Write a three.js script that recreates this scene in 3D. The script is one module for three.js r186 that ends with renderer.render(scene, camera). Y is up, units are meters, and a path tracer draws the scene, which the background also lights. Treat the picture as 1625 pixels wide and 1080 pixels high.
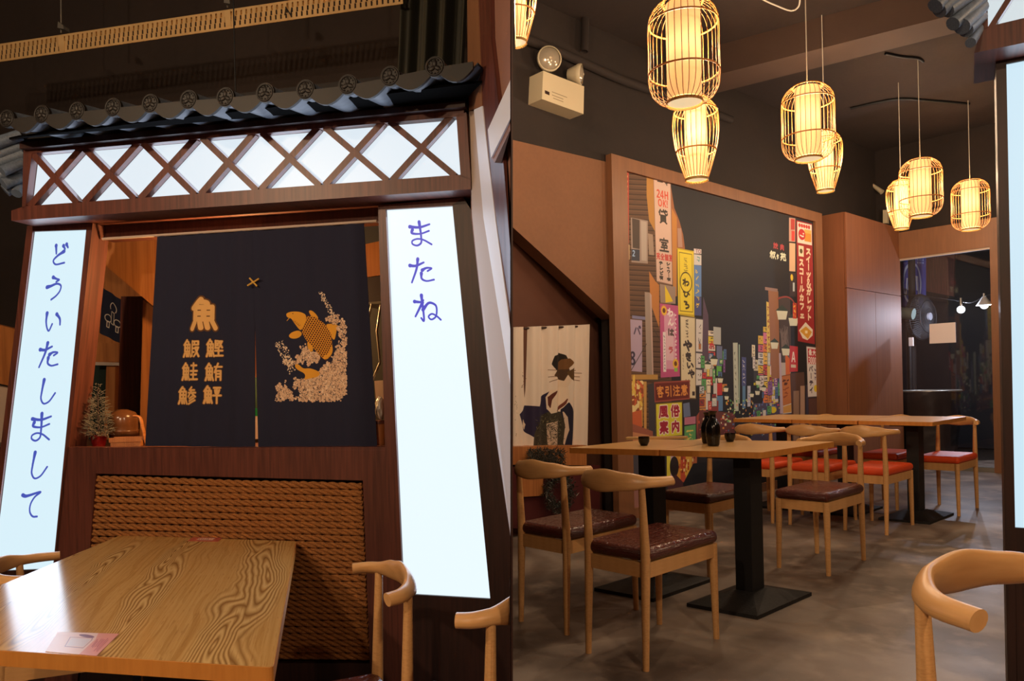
import * as THREE from 'three';
import { mergeGeometries } from 'three/addons/utils/BufferGeometryUtils.js';
import { RoundedBoxGeometry } from 'three/addons/geometries/RoundedBoxGeometry.js';
import { RectAreaLightUniformsLib } from 'three/addons/lights/RectAreaLightUniformsLib.js';

// ---------------------------------------------------------------- camera, sky, exposure
const FOCAL = 1200, CX = 812.5, CY = 612, ROLL = 0.022, EYE = 1.075;   // photo pixels; eye height in metres
const scene = new THREE.Scene();
scene.background = new THREE.Color(0x020203);
const camera = new THREE.PerspectiveCamera(2 * Math.atan(540 / FOCAL) * 180 / Math.PI, 1625 / 1080, 0.05, 60);
camera.position.set(0, EYE, 0);
camera.rotation.z = -ROLL;
camera.setViewOffset(1625, 1080, 0, 540 - CY, 1625, 1080);
const renderer = new THREE.WebGLRenderer();
renderer.toneMapping = THREE.LinearToneMapping;
renderer.toneMappingExposure = 1.0;
renderer.shadowMap.enabled = true;
RectAreaLightUniformsLib.init();
const LIGHT = { lantern: 2.3, fill: 4.6, stall: 10, sign: 3.2, header: 3.0, kitchen: 3.0, yard: 2.5 }, WARM = 0xffddb6;

// ---------------------------------------------------------------- helpers: pixels to positions
const V3 = (x, y, z) => new THREE.Vector3(x, y, z);
const cR = Math.cos(ROLL), sR = Math.sin(ROLL);
function ray(px, py) { const u = (px - CX) / FOCAL, v = -(py - CY) / FOCAL; return V3(u * cR + v * sR, -u * sR + v * cR, -1); }
function atDepth(px, py, d) { const r = ray(px, py).multiplyScalar(d); r.y += EYE; return r; }
function onY(px, py, Y) { const r = ray(px, py); r.multiplyScalar((Y - EYE) / r.y); r.y += EYE; return r; }
class Plane {                                             // an upright plane: e runs along it, n towards the viewer
  constructor(p, ex, ez) { const l = Math.hypot(ex, ez); this.p = V3(p.x, 0, p.z); this.e = V3(ex / l, 0, ez / l); this.n = V3(-ez / l, 0, ex / l); }
  P(px, py, off = 0) { const r = ray(px, py), o = V3(0, EYE, 0).sub(this.p).addScaledVector(this.n, -off); r.multiplyScalar(-o.dot(this.n) / r.dot(this.n)); r.y += EYE; return r; }
  S(px, py, off = 0) { const q = this.P(px, py, off); return [q.clone().sub(this.p).dot(this.e), q.y]; }
  W(s, y, off = 0) { return this.p.clone().addScaledVector(this.e, s).addScaledVector(this.n, off).setY(y); }
}
let seed = 7;
function rnd() { seed = (seed * 1664525 + 1013904223) >>> 0; return seed / 4294967296; }
const R = (a, b) => a + (b - a) * rnd();

// ---------------------------------------------------------------- helpers: geometry
function soup(tris, uvs) {                                // flat-shaded triangle soup
  const g = new THREE.BufferGeometry();
  g.setAttribute('position', new THREE.BufferAttribute(new Float32Array(tris.flatMap(v => [v.x, v.y, v.z])), 3));
  g.setAttribute('uv', new THREE.BufferAttribute(new Float32Array(uvs), 2));
  g.computeVertexNormals();
  return g;
}
function prismSY(pl, poly, f, b) {                        // polygon in (s, y) metres on a plane, from offset f (front) back to b
  let q = poly.map(a => a.slice());
  let area = 0; q.forEach((a, i) => { const c = q[(i + 1) % q.length]; area += a[0] * c[1] - c[0] * a[1]; });
  if (area < 0) q.reverse();
  const t = [], u = [];
  const F = THREE.ShapeUtils.triangulateShape(q.map(a => new THREE.Vector2(a[0], a[1])), []);
  for (const [i, j, k] of F) {
    for (const m of [i, j, k]) { t.push(pl.W(q[m][0], q[m][1], f)); u.push(q[m][0], q[m][1]); }
    for (const m of [k, j, i]) { t.push(pl.W(q[m][0], q[m][1], b)); u.push(q[m][0], q[m][1]); }
  }
  q.forEach((a, i) => {
    const c = q[(i + 1) % q.length];
    const A = pl.W(...a, f), B = pl.W(...c, f), C = pl.W(...c, b), D = pl.W(...a, b);
    t.push(A, D, C, A, C, B);
    const vert = Math.abs(a[1] - c[1]) > Math.abs(a[0] - c[0]);
    const ua = vert ? [[f, a[1]], [b, a[1]], [b, c[1]], [f, c[1]]] : [[a[0], f], [a[0], b], [c[0], b], [c[0], f]];
    u.push(...ua[0], ...ua[1], ...ua[2], ...ua[0], ...ua[2], ...ua[3]);
  });
  return soup(t, u);
}
const prism = (pl, px, f, b, back = f) => prismSY(pl, px.map(a => pl.S(a[0], a[1], back)), f, b);
function slab(poly, y1, y0, dir) {                        // horizontal polygon [x, z], uv in metres along dir
  const d = new THREE.Vector2(...dir).normalize(), t = [], u = [];
  let q = poly.map(a => [a[0], -a[1]]), area = 0;
  q.forEach((a, i) => { const c = q[(i + 1) % q.length]; area += a[0] * c[1] - c[0] * a[1]; });
  if (area < 0) q.reverse();
  const uv = a => [a[0] * d.y - -a[1] * d.x, a[0] * d.x + -a[1] * d.y];
  for (const F of THREE.ShapeUtils.triangulateShape(q.map(a => new THREE.Vector2(...a)), [])) {
    for (const m of F) { t.push(V3(q[m][0], y1, -q[m][1])); u.push(...uv(q[m])); }
    for (const m of [...F].reverse()) { t.push(V3(q[m][0], y0, -q[m][1])); u.push(...uv(q[m])); }
  }
  let run = 0;
  q.forEach((a, i) => {
    const c = q[(i + 1) % q.length], l = Math.hypot(c[0] - a[0], c[1] - a[1]);
    const A = V3(a[0], y1, -a[1]), B = V3(c[0], y1, -c[1]), C = V3(c[0], y0, -c[1]), D = V3(a[0], y0, -a[1]);
    t.push(A, D, C, A, C, B);
    u.push(y1, run, y0, run, y0, run + l, y1, run, y0, run + l, y1, run + l); run += l;
  });
  return soup(t, u);
}
function ringBand(poly, y1, y0, w) {                      // a band of thickness w round a horizontal polygon
  const c = poly.reduce((s, a) => [s[0] + a[0] / poly.length, s[1] + a[1] / poly.length], [0, 0]), gs = [];
  const inn = poly.map(a => { const l = Math.hypot(a[0] - c[0], a[1] - c[1]); return [a[0] - (a[0] - c[0]) / l * w, a[1] - (a[1] - c[1]) / l * w]; });
  poly.forEach((a, i) => { const j = (i + 1) % poly.length; gs.push(slab([a, poly[j], inn[j], inn[i]], y1, y0, [1, 0])); });
  return mergeGeometries(gs);
}
function insetPoly(poly, w) {
  const c = poly.reduce((s, a) => [s[0] + a[0] / poly.length, s[1] + a[1] / poly.length], [0, 0]);
  return poly.map(a => { const l = Math.hypot(a[0] - c[0], a[1] - c[1]); return [a[0] - (a[0] - c[0]) / l * w, a[1] - (a[1] - c[1]) / l * w]; });
}
function roundPoly(poly, r, n = 4) {                      // rounded corners
  const out = [];
  poly.forEach((b, i) => {
    const a = poly[(i + poly.length - 1) % poly.length], c = poly[(i + 1) % poly.length];
    const la = Math.hypot(a[0] - b[0], a[1] - b[1]), lc = Math.hypot(c[0] - b[0], c[1] - b[1]);
    const p = [b[0] + (a[0] - b[0]) / la * r, b[1] + (a[1] - b[1]) / la * r], q = [b[0] + (c[0] - b[0]) / lc * r, b[1] + (c[1] - b[1]) / lc * r];
    for (let k = 0; k <= n; k++) { const t = k / n; out.push([0, 1].map(m => (1 - t) ** 2 * p[m] + 2 * t * (1 - t) * b[m] + t * t * q[m])); }
  });
  return out;
}
function box(cx, cy, cz, w, h, d, ry = 0) { const g = new THREE.BoxGeometry(w, h, d).toNonIndexed(); g.rotateY(ry); g.translate(cx, cy, cz); return g; }
function rod(a, b, r0, r1 = r0, seg = 8) {
  const d = b.clone().sub(a), g = new THREE.CylinderGeometry(r1, r0, d.length(), seg, 1);
  g.applyQuaternion(new THREE.Quaternion().setFromUnitVectors(V3(0, 1, 0), d.clone().normalize()));
  const m = a.clone().add(b).multiplyScalar(0.5); g.translate(m.x, m.y, m.z); return g;
}
function tube(pts, r, seg = 24, rad = 6, closed = false) { return new THREE.TubeGeometry(new THREE.CatmullRomCurve3(pts, closed), seg, r, rad, closed); }
function sweep(pts, radii, n = 36, rad = 12, tilt = 0) {  // varying elliptical section: radii = [[a (sideways), b (upwards)], ...] spread over the curve
  const cv = new THREE.CatmullRomCurve3(pts), P = [], U = [], I = [];
  const lerpR = t => { const x = t * (radii.length - 1), i = Math.min(radii.length - 2, Math.floor(x)), k = x - i, s = k * k * (3 - 2 * k); return [0, 1].map(m => radii[i][m] * (1 - s) + radii[i + 1][m] * s); };
  for (let i = 0; i <= n; i++) {
    const t = i / n, c = cv.getPointAt(t), T = cv.getTangentAt(t), side = V3(0, 1, 0).cross(T).normalize(), up = T.clone().cross(side).normalize(), [a, b] = lerpR(t);
    for (let j = 0; j < rad; j++) { const w = j / rad * Math.PI * 2, q = c.clone().addScaledVector(side, Math.cos(w) * a + Math.sin(w) * b * tilt).addScaledVector(up, Math.sin(w) * b); P.push(q.x, q.y, q.z); U.push(t * 0.7, j / rad * 0.12); }
  }
  for (let i = 0; i < n; i++) for (let j = 0; j < rad; j++) { const a = i * rad + j, b = i * rad + (j + 1) % rad; I.push(a, b, a + rad, b, b + rad, a + rad); }
  for (const [row, flip] of [[0, 1], [n, 0]]) {           // flat sawn ends
    const c = cv.getPointAt(row / n), at = P.length / 3; P.push(c.x, c.y, c.z); U.push(0, 0);
    for (let j = 0; j < rad; j++) { const k = (row * rad + j) * 3; P.push(P[k], P[k + 1], P[k + 2]); U.push(0.01, 0.01); }
    for (let j = 0; j < rad; j++) { const a = at + 1 + j, b = at + 1 + (j + 1) % rad; I.push(at, flip ? b : a, flip ? a : b); }
  }
  const g = new THREE.BufferGeometry();
  g.setAttribute('position', new THREE.Float32BufferAttribute(P, 3)); g.setAttribute('uv', new THREE.Float32BufferAttribute(U, 2)); g.setIndex(I); g.computeVertexNormals();
  return g;
}
function cloth(pl, tl, tr, br, bl, off, wave, nx = 40, ny = 24, thick = 0.002) {   // hanging cloth: corners [s, y]; wave(u, v) = metres towards the viewer
  const P = [], U = [], I = [];
  for (const sd of [0, 1]) for (let j = 0; j <= ny; j++) for (let i = 0; i <= nx; i++) {
    const u = i / nx, v = j / ny, m = k => (tl[k] * (1 - u) + tr[k] * u) * (1 - v) + (bl[k] * (1 - u) + br[k] * u) * v;
    const q = pl.W(m(0), m(1), off + wave(u, v) - sd * thick); P.push(q.x, q.y, q.z); U.push(u, 1 - v);
  }
  const N = (nx + 1) * (ny + 1), id = (i, j, s) => s * N + j * (nx + 1) + i;
  for (let j = 0; j < ny; j++) for (let i = 0; i < nx; i++) for (const s of [0, 1]) { const a = id(i, j, s), b = id(i + 1, j, s), c = id(i, j + 1, s), d = id(i + 1, j + 1, s); s ? I.push(a, b, c, b, d, c) : I.push(a, c, b, b, c, d); }
  const g = new THREE.BufferGeometry();
  g.setAttribute('position', new THREE.Float32BufferAttribute(P, 3)); g.setAttribute('uv', new THREE.Float32BufferAttribute(U, 2)); g.setIndex(I); g.computeVertexNormals();
  return g;
}
function cleanMerge(gs) { return mergeGeometries(gs.map(g => { const h = g.index ? g.toNonIndexed() : g; for (const k of Object.keys(h.attributes)) if (!['position', 'normal', 'uv'].includes(k)) h.deleteAttribute(k); return h; })); }

// ---------------------------------------------------------------- helpers: things, parts, setting
const taken = {};
function numbered(n) { const k = taken[n] = (taken[n] ?? -1) + 1; return k ? n + '_' + String(k).padStart(3, '0') : n; }
function shadow(o) { o.castShadow = true; o.receiveShadow = true; return o; }
function thing(name, label, category, group) { const o = new THREE.Group(); o.name = numbered(name); o.userData = { label, category }; if (group) o.userData.group = group; scene.add(o); return o; }
function part(parent, name, geo, mat, label) { const m = shadow(new THREE.Mesh(geo, mat)); m.name = name; if (label) m.userData.label = label; parent.add(m); return m; }
function settle(o) {                                      // moves a thing built in world metres so that its origin is the foot of it
  const b = new THREE.Box3().setFromObject(o), c = V3((b.min.x + b.max.x) / 2, b.min.y, (b.min.z + b.max.z) / 2);
  if (o.isMesh) { o.geometry.translate(-c.x, -c.y, -c.z); for (const k of o.children) k.position.sub(c); } else for (const k of o.children) k.position.sub(c);
  o.position.copy(c); return o;
}
function solo(name, label, category, geo, mat, group) {
  const m = shadow(new THREE.Mesh(geo, mat)); m.name = numbered(name); m.userData = { label, category }; if (group) m.userData.group = group; scene.add(m); return settle(m);
}
function struct(name, geo, mat, label) { const m = shadow(new THREE.Mesh(geo, mat)); m.name = name; m.userData = { kind: 'structure' }; if (label) m.userData.label = label; scene.add(m); return m; }

// ---------------------------------------------------------------- helpers: textures
function hash(x, y, s) { let h = (x * 374761393 + y * 668265263 + s * 2147483647) | 0; h = Math.imul(h ^ (h >>> 13), 1274126177); return ((h ^ (h >>> 16)) >>> 0) / 4294967296; }
function noise(x, y, s = 0, wx = 0, wy = 0) {             // value noise; wx, wy: period
  const xi = Math.floor(x), yi = Math.floor(y), a = x - xi, b = y - yi, u = a * a * (3 - 2 * a), v = b * b * (3 - 2 * b), w = (i, m) => m ? ((i % m) + m) % m : i;
  const h = (i, j) => hash(w(xi + i, wx), w(yi + j, wy), s);
  return (h(0, 0) * (1 - u) + h(1, 0) * u) * (1 - v) + (h(0, 1) * (1 - u) + h(1, 1) * u) * v;
}
function fbm(x, y, s, wx = 0, wy = 0, o = 4) { let t = 0, a = 0.5, n = 0; for (let i = 0; i < o; i++) { t += a * noise(x, y, s + i, wx, wy); n += a; a *= 0.5; x *= 2; y *= 2; wx *= 2; wy *= 2; } return t / n; }
function dataTex(w, h, fn, srgb = true, rx = 1, ry = 1) {
  const d = new Uint8Array(w * h * 4);
  for (let y = 0; y < h; y++) for (let x = 0; x < w; x++) { const c = fn(x / w, y / h), i = (y * w + x) * 4; d[i] = c[0]; d[i + 1] = c[1]; d[i + 2] = c[2]; d[i + 3] = 255; }
  const t = new THREE.DataTexture(d, w, h); t.wrapS = t.wrapT = THREE.RepeatWrapping; t.magFilter = THREE.LinearFilter; t.minFilter = THREE.LinearMipmapLinearFilter; t.generateMipmaps = true;
  if (srgb) t.colorSpace = THREE.SRGBColorSpace; t.repeat.set(rx, ry); t.needsUpdate = true; return t;
}
function canvas(w, h, draw) { const c = document.createElement('canvas'); c.width = w; c.height = h; const g = c.getContext('2d'); draw(g, w, h); const t = new THREE.CanvasTexture(c); t.colorSpace = THREE.SRGBColorSpace; t.magFilter = THREE.LinearFilter; return t; }
const mix3 = (a, b, t) => a.map((v, i) => Math.max(0, Math.min(255, v + (b[i] - v) * t)));
const std = (o) => new THREE.MeshStandardMaterial(o);
const lin = (r, g, b) => new THREE.Color().setRGB(r, g, b);

// brush lettering: strokes on a 100 x 100 field
const GLYPH = {
  'ど': '30,10 36,45|76,36 42,56 24,76 36,91 84,86|70,12 80,26|86,6 95,20', 'う': '38,6 56,13 70,17 56,25|12,46 30,42 62,33 82,42 80,62 64,82 40,98', 'い': '18,14 18,50 28,80 36,88 50,60|68,20 86,40 90,64',
  'た': '8,30 30,32 62,20|40,6 34,40 12,96|54,50 70,42 90,44 74,54|50,62 50,82 66,92 96,88', 'し': '35,4 30,50 30,76 44,94 66,88 92,56', 'ま': '12,20 50,24 90,14|22,32 18,44 50,50 86,40|50,3 54,60 52,86 36,96 18,88 18,78 36,70 60,74 92,94',
  'て': '8,16 20,20 82,8 60,24 45,50 46,76 60,92 78,93', 'ね': '8,26 30,28 40,22|34,4 36,97 28,86|36,30 8,80|36,56 60,32 82,42 84,65 78,84 62,92 54,82 66,72 82,80 96,94', 'わ': '10,25 30,28 38,24|36,5 36,96|38,30 10,78|36,55 60,35 86,45 86,75 60,92',
  'ひ': '12,25 40,20 25,45 25,75 45,90 65,75 72,45 70,20 80,40 92,55', 'ろ': '25,12 70,10 30,50 65,42 85,60 75,85 45,94', 'や': '8,48 60,26 88,36 82,54 62,58|50,6 58,20|26,16 58,95', 'き': '20,22 75,15|20,42 80,34|40,5 70,62|72,62 50,60|30,65 35,88 75,90',
  'は': '20,8 15,50 20,92|45,30 92,26|70,8 70,75 60,90 45,85 50,72 70,76 92,90', 'ん': '50,8 25,60 10,92 35,60 50,60 55,85 75,88 92,60', 'ラ': '25,15 75,15|15,38 85,38 75,65 35,95',
  'ス': '20;18 75;18 55;55 15;90|55;55 88;90', 'イ': '75,8 50,40 12,60|52,38 52,95', 'ー': '50,8 50,92', 'ツ': '15,25 25,45|45,20 52,40|85,18 70,60 35,92', 'ガ': '15;35 75;35 70;75 60;92 48;85|45,10 40,50 12,92|82,8 88,20|94,4 100,16', 'レ': '30;10 30;88 88;55', 'ト': '35,8 35,95|38,40 78,58',
  'コ': '18;20 80;20 80;88|15;85 80;85', 'ル': '28,15 28,55 10,90|60;10 60;85 92;58', 'カ': '15;35 78;35 72;78 60;92 48;85|45,8 42,50 12,92', 'フ': '15;18 82;18 75;50 35;92', 'ェ': '25,45 75,45|50,45 50,85|15,85 85,85', 'シ': '20,15 32,28|12,42 25,54|20,90 60,78 88,30', 'ャ': '15,50 80,38 65,60|40,28 55,95', 'ワ': '20,20 20,50|20;20 82;20 75;55 40;92',
  'テ': '25,18 75,18|12,42 88,42|52,42 48,70 30,92', 'ビ': '28;12 28;80 40;90 82;88|78,35 30,55|78,10 84,22|90,6 96,18', 'パ': '35,25 12,85|60,25 88,85|80,12 88,5 95,12 88,20 80,12', 'バ': '35,25 12,85|60,25 88,85|76,6 84,20|88,2 96,16', 'ボ': '12,34 88,34|50,6 50,92 40,84|24,50 10,78|76,50 90,78|80,4 86,16|92,2 98,14',
  '魚': '40,3 10,30|40,11 70,11 58,26|20;28 80;28 80;66 20;66 20;28|20,47 80,47|50,28 50,66|18,76 8,95|38,76 42,93|59,76 64,93|80,74 94,95',
  '貸': '22,4 8,24|14,20 14,40|30,16 92,10|55,2 72,36 92,36 94,26|74,4 84,10|25;44 75;44 75;82 25;82 25;44|25,57 75,57|25,69 75,69|38,84 18,97|62,84 84,97', '室': '50,2 50,12|12;24 12;14 88;14 88;24|25,32 75,32|48;34 30;52 74;50|64,42 80,56|22,68 78,68|50,54 50,92|8,92 92,92', '完': '50,2 50,12|12;24 12;14 88;14 88;24|28,36 72,36|10,54 90,54|38,54 34,80 10,94|60;54 60;86 90;90 92;74',
  '全': '50,4 8,44|50,4 92,44|28,46 72,46|28,66 72,66|50,46 50,90|10,92 90,92', '個': '22,4 6,36|16,28 16,96|36;14 94;14 94;92 36;92 36;14|46,36 84,36|65,22 65,54|50;54 80;54 80;76 50;76 50;54', '有': '10,20 90,20|46,4 10,60|34,40 34,96|34;40 80;40 80;94|34,58 80,58|34,74 80,74',
  '客': '50,2 50,12|10;26 10;14 90;14 90;26|40,22 18,46|38;30 70;30 18;66|40,38 88,66|30;66 72;66 72;94 30;94 30;66', '引': '12;12 50;12 50;36 14;36 12;60 50;60 48;86 34;92|84,4 84,96', '注': '12,8 22,20|6,34 18,44|8,92 26,60|58,4 68,14|36,24 94,24|42,54 88,54|64,24 64,90|32,90 98,90',
  '意': '50,2 50,10|15,12 85,12|34,14 38,24|66,14 60,24|8,28 92,28|26;36 74;36 74;62 26;62 26;36|26,49 74,49|12,72 8,92|32;70 36;92 66;92 70;82|50,68 56,78|82,70 92,86', '風': '16;8 84;8 84;80 96;94|16,8 16,60 4,94|30,20 70,16|50,20 50,84|32;34 68;34 68;58 32;58 32;34|26,84 74,80|66,70 78,90',
  '俗': '24,4 6,40|16,30 16,96|50,6 38,26|72,6 88,26|62,22 34,58|62,22 96,58|46;62 80;62 80;94 46;94 46;62', '案': '50,0 50,8|12;18 12;10 88;10 88;18|16,30 84,30|44;18 30;44 70;50|64,30 44,52 20,54|8,66 92,66|50,54 50,98|46,68 10,94|54,68 92,94', '内': '14;26 86;26 86;92 74;94|14,26 14,96|50,4 50,40 24,78|50,44 76,74',
  '叙': '28,6 6,36|28,6 50,34|14,42 46,42|30,30 30,92|14,60 8,80|44,60 50,78|56;16 92;16 56;92|60,26 96,92', '々': '40,10 20,45|38;22 72;22 35;90|42,50 65,70', '苑': '10,16 90,16|34,4 34,28|66,4 66,28|30,32 10,62|28;42 46;42 12;94|22,56 34,68|56;40 86;40 84;60|56;40 56;88 94;88 94;74', '大': '8,34 92,34|50,4 48,40 10,94|52,40 92,94',
  '焼': '20,6 20,60 6,94|20,50 36,90|6,26 12,42|36,22 30,38|44,24 96,24|70,6 70,40|44,44 98,44|60,46 56,80 40,94|78;46 78;88 98;88', '肉': '14;22 86;22 86;92|14,22 14,96|50,4 40,44 26,54|50,34 72,50|46,54 26,86|50,62 74,84', '最': '28;4 72;4 72;30 28;30 28;4|28,17 72,17|8,40 92,40|20,40 20,92|40,40 40,92|20,58 40,58|20,74 40,74|52;54 84;54 52;94|58,60 94,94',
};
const FISHSIDE = {
  '鰕': '56,10 56,92|56;12 72;12 72;30 56;30|56,50 70,50|56,70 70,70|78;12 94;12 94;30 78;30|78;45 95;45 82;80 70;94|78,50 98,94', '鰹': '54,10 54,50|54,12 70,12|56;24 70;24 70;36 56;36|54,50 72,50|76;14 95;14 78;48|78,18 96,48|52,65 98,65|75,52 75,92|50,92 100,92',
  '鮭': '58,16 94,16|76,4 76,46|54,46 98,46|58,66 94,66|76,46 76,92|52,92 100,92', '鮪': '54,22 98,22|76,4 54,52|64,44 64,94|64;44 92;44 92;94|64,60 92,60|64,76 92,76', '鯵': '75;4 60;20 92;20|54,34 98,34|75,22 54,56|75,34 98,56|84,52 62,66|90,64 62,80|96,76 58,96', '鮃': '56,12 96,12|64,24 68,42|90,24 84,42|52,54 100,54|76,12 76,96',
};
function strokesOf(ch) {
  const read = s => s.split('|').map(k => ({ sharp: k.includes(';'), p: k.split(' ').map(q => q.split(/[,;]/).map(Number)) }));
  if (FISHSIDE[ch]) return [...read(GLYPH['魚']).map(k => ({ sharp: k.sharp, p: k.p.map(([x, y]) => [x * 0.52 - 3, y]) })), ...read(FISHSIDE[ch])];
  return GLYPH[ch] ? read(GLYPH[ch]) : [];
}
function glyph(g, ch, x, y, w, h, lw, color, brush = 0) { // brush > 0: width swells at the start of each stroke and thins towards its end
  g.strokeStyle = color; g.fillStyle = color; g.lineCap = 'round'; g.lineJoin = 'round';
  for (const { sharp, p } of strokesOf(ch)) {
    const q = p.map(a => [x + a[0] / 100 * w, y + a[1] / 100 * h]);
    if (brush && !sharp) {
      const cv = new THREE.CatmullRomCurve3(q.map(a => V3(a[0], a[1], 0))), n = Math.ceil(cv.getLength() / (lw * 0.12));
      for (let i = 0; i <= n; i++) { const t = i / n, c = cv.getPointAt(t), r = lw * 0.5 * (1 - brush * 0.55 * t + 0.25 * Math.exp(-((t * 12) ** 2)) - brush * 0.3 * Math.sin(t * Math.PI) * (p.length > 3 ? 1 : 0)); g.beginPath(); g.arc(c.x, c.y, Math.max(r, lw * 0.12), 0, 7); g.fill(); }
    } else {
      g.lineWidth = lw; g.beginPath(); g.moveTo(...q[0]);
      if (sharp || q.length < 3) q.slice(1).forEach(a => g.lineTo(...a));
      else { for (let i = 1; i < q.length - 1; i++) { const m = i < q.length - 2 ? [(q[i][0] + q[i + 1][0]) / 2, (q[i][1] + q[i + 1][1]) / 2] : q[i + 1]; g.quadraticCurveTo(...q[i], ...m); } }
      g.stroke();
    }
  }
}
function column(g, text, x, y, w, step, lw, color, hf = 0.9) { [...text].forEach((c, i) => glyph(g, c, x, y + i * step, w, step * hf, lw, color)); }
// ---------------------------------------------------------------- materials
const grainTex = (a, b, fx, fy, s, tile, amp = 1) => dataTex(256, 256, (x, y) => { const n = fbm(x * fx, y * fy, s, fx, fy, 3), m = fbm(x * 4, y * 2, s + 9, 4, 2, 3), f = noise(x * fx * 3, y * fy * 2, s + 5, fx * 3, fy * 2); return mix3(a, b, Math.min(1, Math.max(0, (n - 0.3) * 1.3 * amp + (f - 0.5) * 0.35 * amp + (m - 0.5) * 0.5))); }, true, 1 / tile, 1 / tile);
const M = {};
M.laminate = std({ map: grainTex([100, 54, 43], [68, 36, 30], 64, 3, 1, 0.5), roughness: 0.42 });
M.laminateDark = std({ map: grainTex([56, 30, 25], [36, 19, 17], 64, 3, 2, 0.5), roughness: 0.45 });
M.kitchenWood = std({ map: grainTex([176, 112, 60], [138, 80, 40], 48, 2, 3, 0.6), roughness: 0.5 });
M.nearBlack = std({ color: 0x15100f, roughness: 0.8 });
M.darkWall = std({ map: dataTex(256, 256, (x, y) => { const n = fbm(x * 6, y * 6, 20, 6, 6), f = noise(x * 90, y * 90, 21, 90, 90); return mix3([31, 23, 21], [43, 32, 28], n * 0.8 + f * 0.3); }, true, 0.6, 0.6), roughness: 0.85 });
M.ceiling = std({ map: dataTex(256, 256, (x, y) => { const n = fbm(x * 5, y * 5, 22, 5, 5), f = noise(x * 80, y * 80, 23, 80, 80); return mix3([36, 26, 24], [50, 37, 33], n * 0.8 + f * 0.3); }, true, 0.5, 0.5), roughness: 0.9 });
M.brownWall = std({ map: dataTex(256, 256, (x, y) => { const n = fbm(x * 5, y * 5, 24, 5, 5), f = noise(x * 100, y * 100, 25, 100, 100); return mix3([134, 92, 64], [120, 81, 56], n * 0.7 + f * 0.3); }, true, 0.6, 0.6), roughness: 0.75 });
M.beam = std({ map: dataTex(128, 128, (x, y) => mix3([76, 56, 46], [66, 48, 40], fbm(x * 6, y * 6, 27, 6, 6)), true, 0.6, 0.6), roughness: 0.8 });
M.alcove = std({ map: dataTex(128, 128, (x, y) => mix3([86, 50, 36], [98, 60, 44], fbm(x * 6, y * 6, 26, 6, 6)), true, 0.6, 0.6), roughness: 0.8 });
M.frameBrown = std({ map: grainTex([138, 94, 64], [118, 80, 56], 40, 3, 4, 0.7, 0.6), roughness: 0.5 });
M.cabinet = std({ map: grainTex([138, 86, 56], [118, 72, 47], 30, 2, 5, 0.8, 0.6), roughness: 0.6 });
M.concrete = std({
  map: dataTex(1024, 1024, (x, y) => { const a = fbm(x * 7, y * 7, 30, 7, 7, 6), b = fbm(x * 26, y * 26, 36, 26, 26, 5), s = fbm(x * 11 + a * 2, y * 3, 40, 0, 0, 3), sp = noise(x * 260, y * 260, 44, 260, 260); let c = mix3([146, 133, 123], [94, 82, 74], Math.min(1, Math.max(0, (a - 0.36) * 3.2))); c = mix3(c, [164, 148, 134], Math.max(0, b - 0.52) * 2.4); c = mix3(c, [74, 58, 50], Math.max(0, s - 0.56) * 2.2); return mix3(c, [150, 135, 120], sp > 0.93 ? 0.35 : 0); }, true, 0.34, 0.34),
  roughnessMap: dataTex(256, 256, (x, y) => { const v = 105 + 90 * fbm(x * 6, y * 6, 33, 6, 6); return [v, v, v]; }, false, 0.34, 0.34), roughness: 0.85,
  bumpMap: dataTex(256, 256, (x, y) => { const v = 255 * fbm(x * 12, y * 12, 47, 12, 12, 5); return [v, v, v]; }, false, 0.6, 0.6), bumpScale: 0.0015,
});
M.beech = std({ map: grainTex([220, 170, 112], [196, 142, 86], 3, 40, 6, 0.3, 0.7), roughness: 0.36 });
M.brownSeat = std({ color: 0x5a2822, roughness: 0.24, bumpMap: dataTex(128, 128, (x, y) => { const v = 255 * fbm(x * 9, y * 9, 51, 9, 9, 4); return [v, v, v]; }, false, 2.2, 2.2), bumpScale: 0.006 });
M.orangeSeat = std({ color: 0xee5424, roughness: 0.45, bumpMap: M.brownSeat.bumpMap, bumpScale: 0.002 });
M.blackMetal = std({ color: 0x17181b, roughness: 0.5, metalness: 0.2 });
M.blackCast = std({ color: 0x141416, roughness: 0.62, bumpMap: dataTex(128, 128, (x, y) => { const v = 255 * noise(x * 60, y * 60, 52, 60, 60); return [v, v, v]; }, false, 6, 6), bumpScale: 0.001 });
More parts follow.
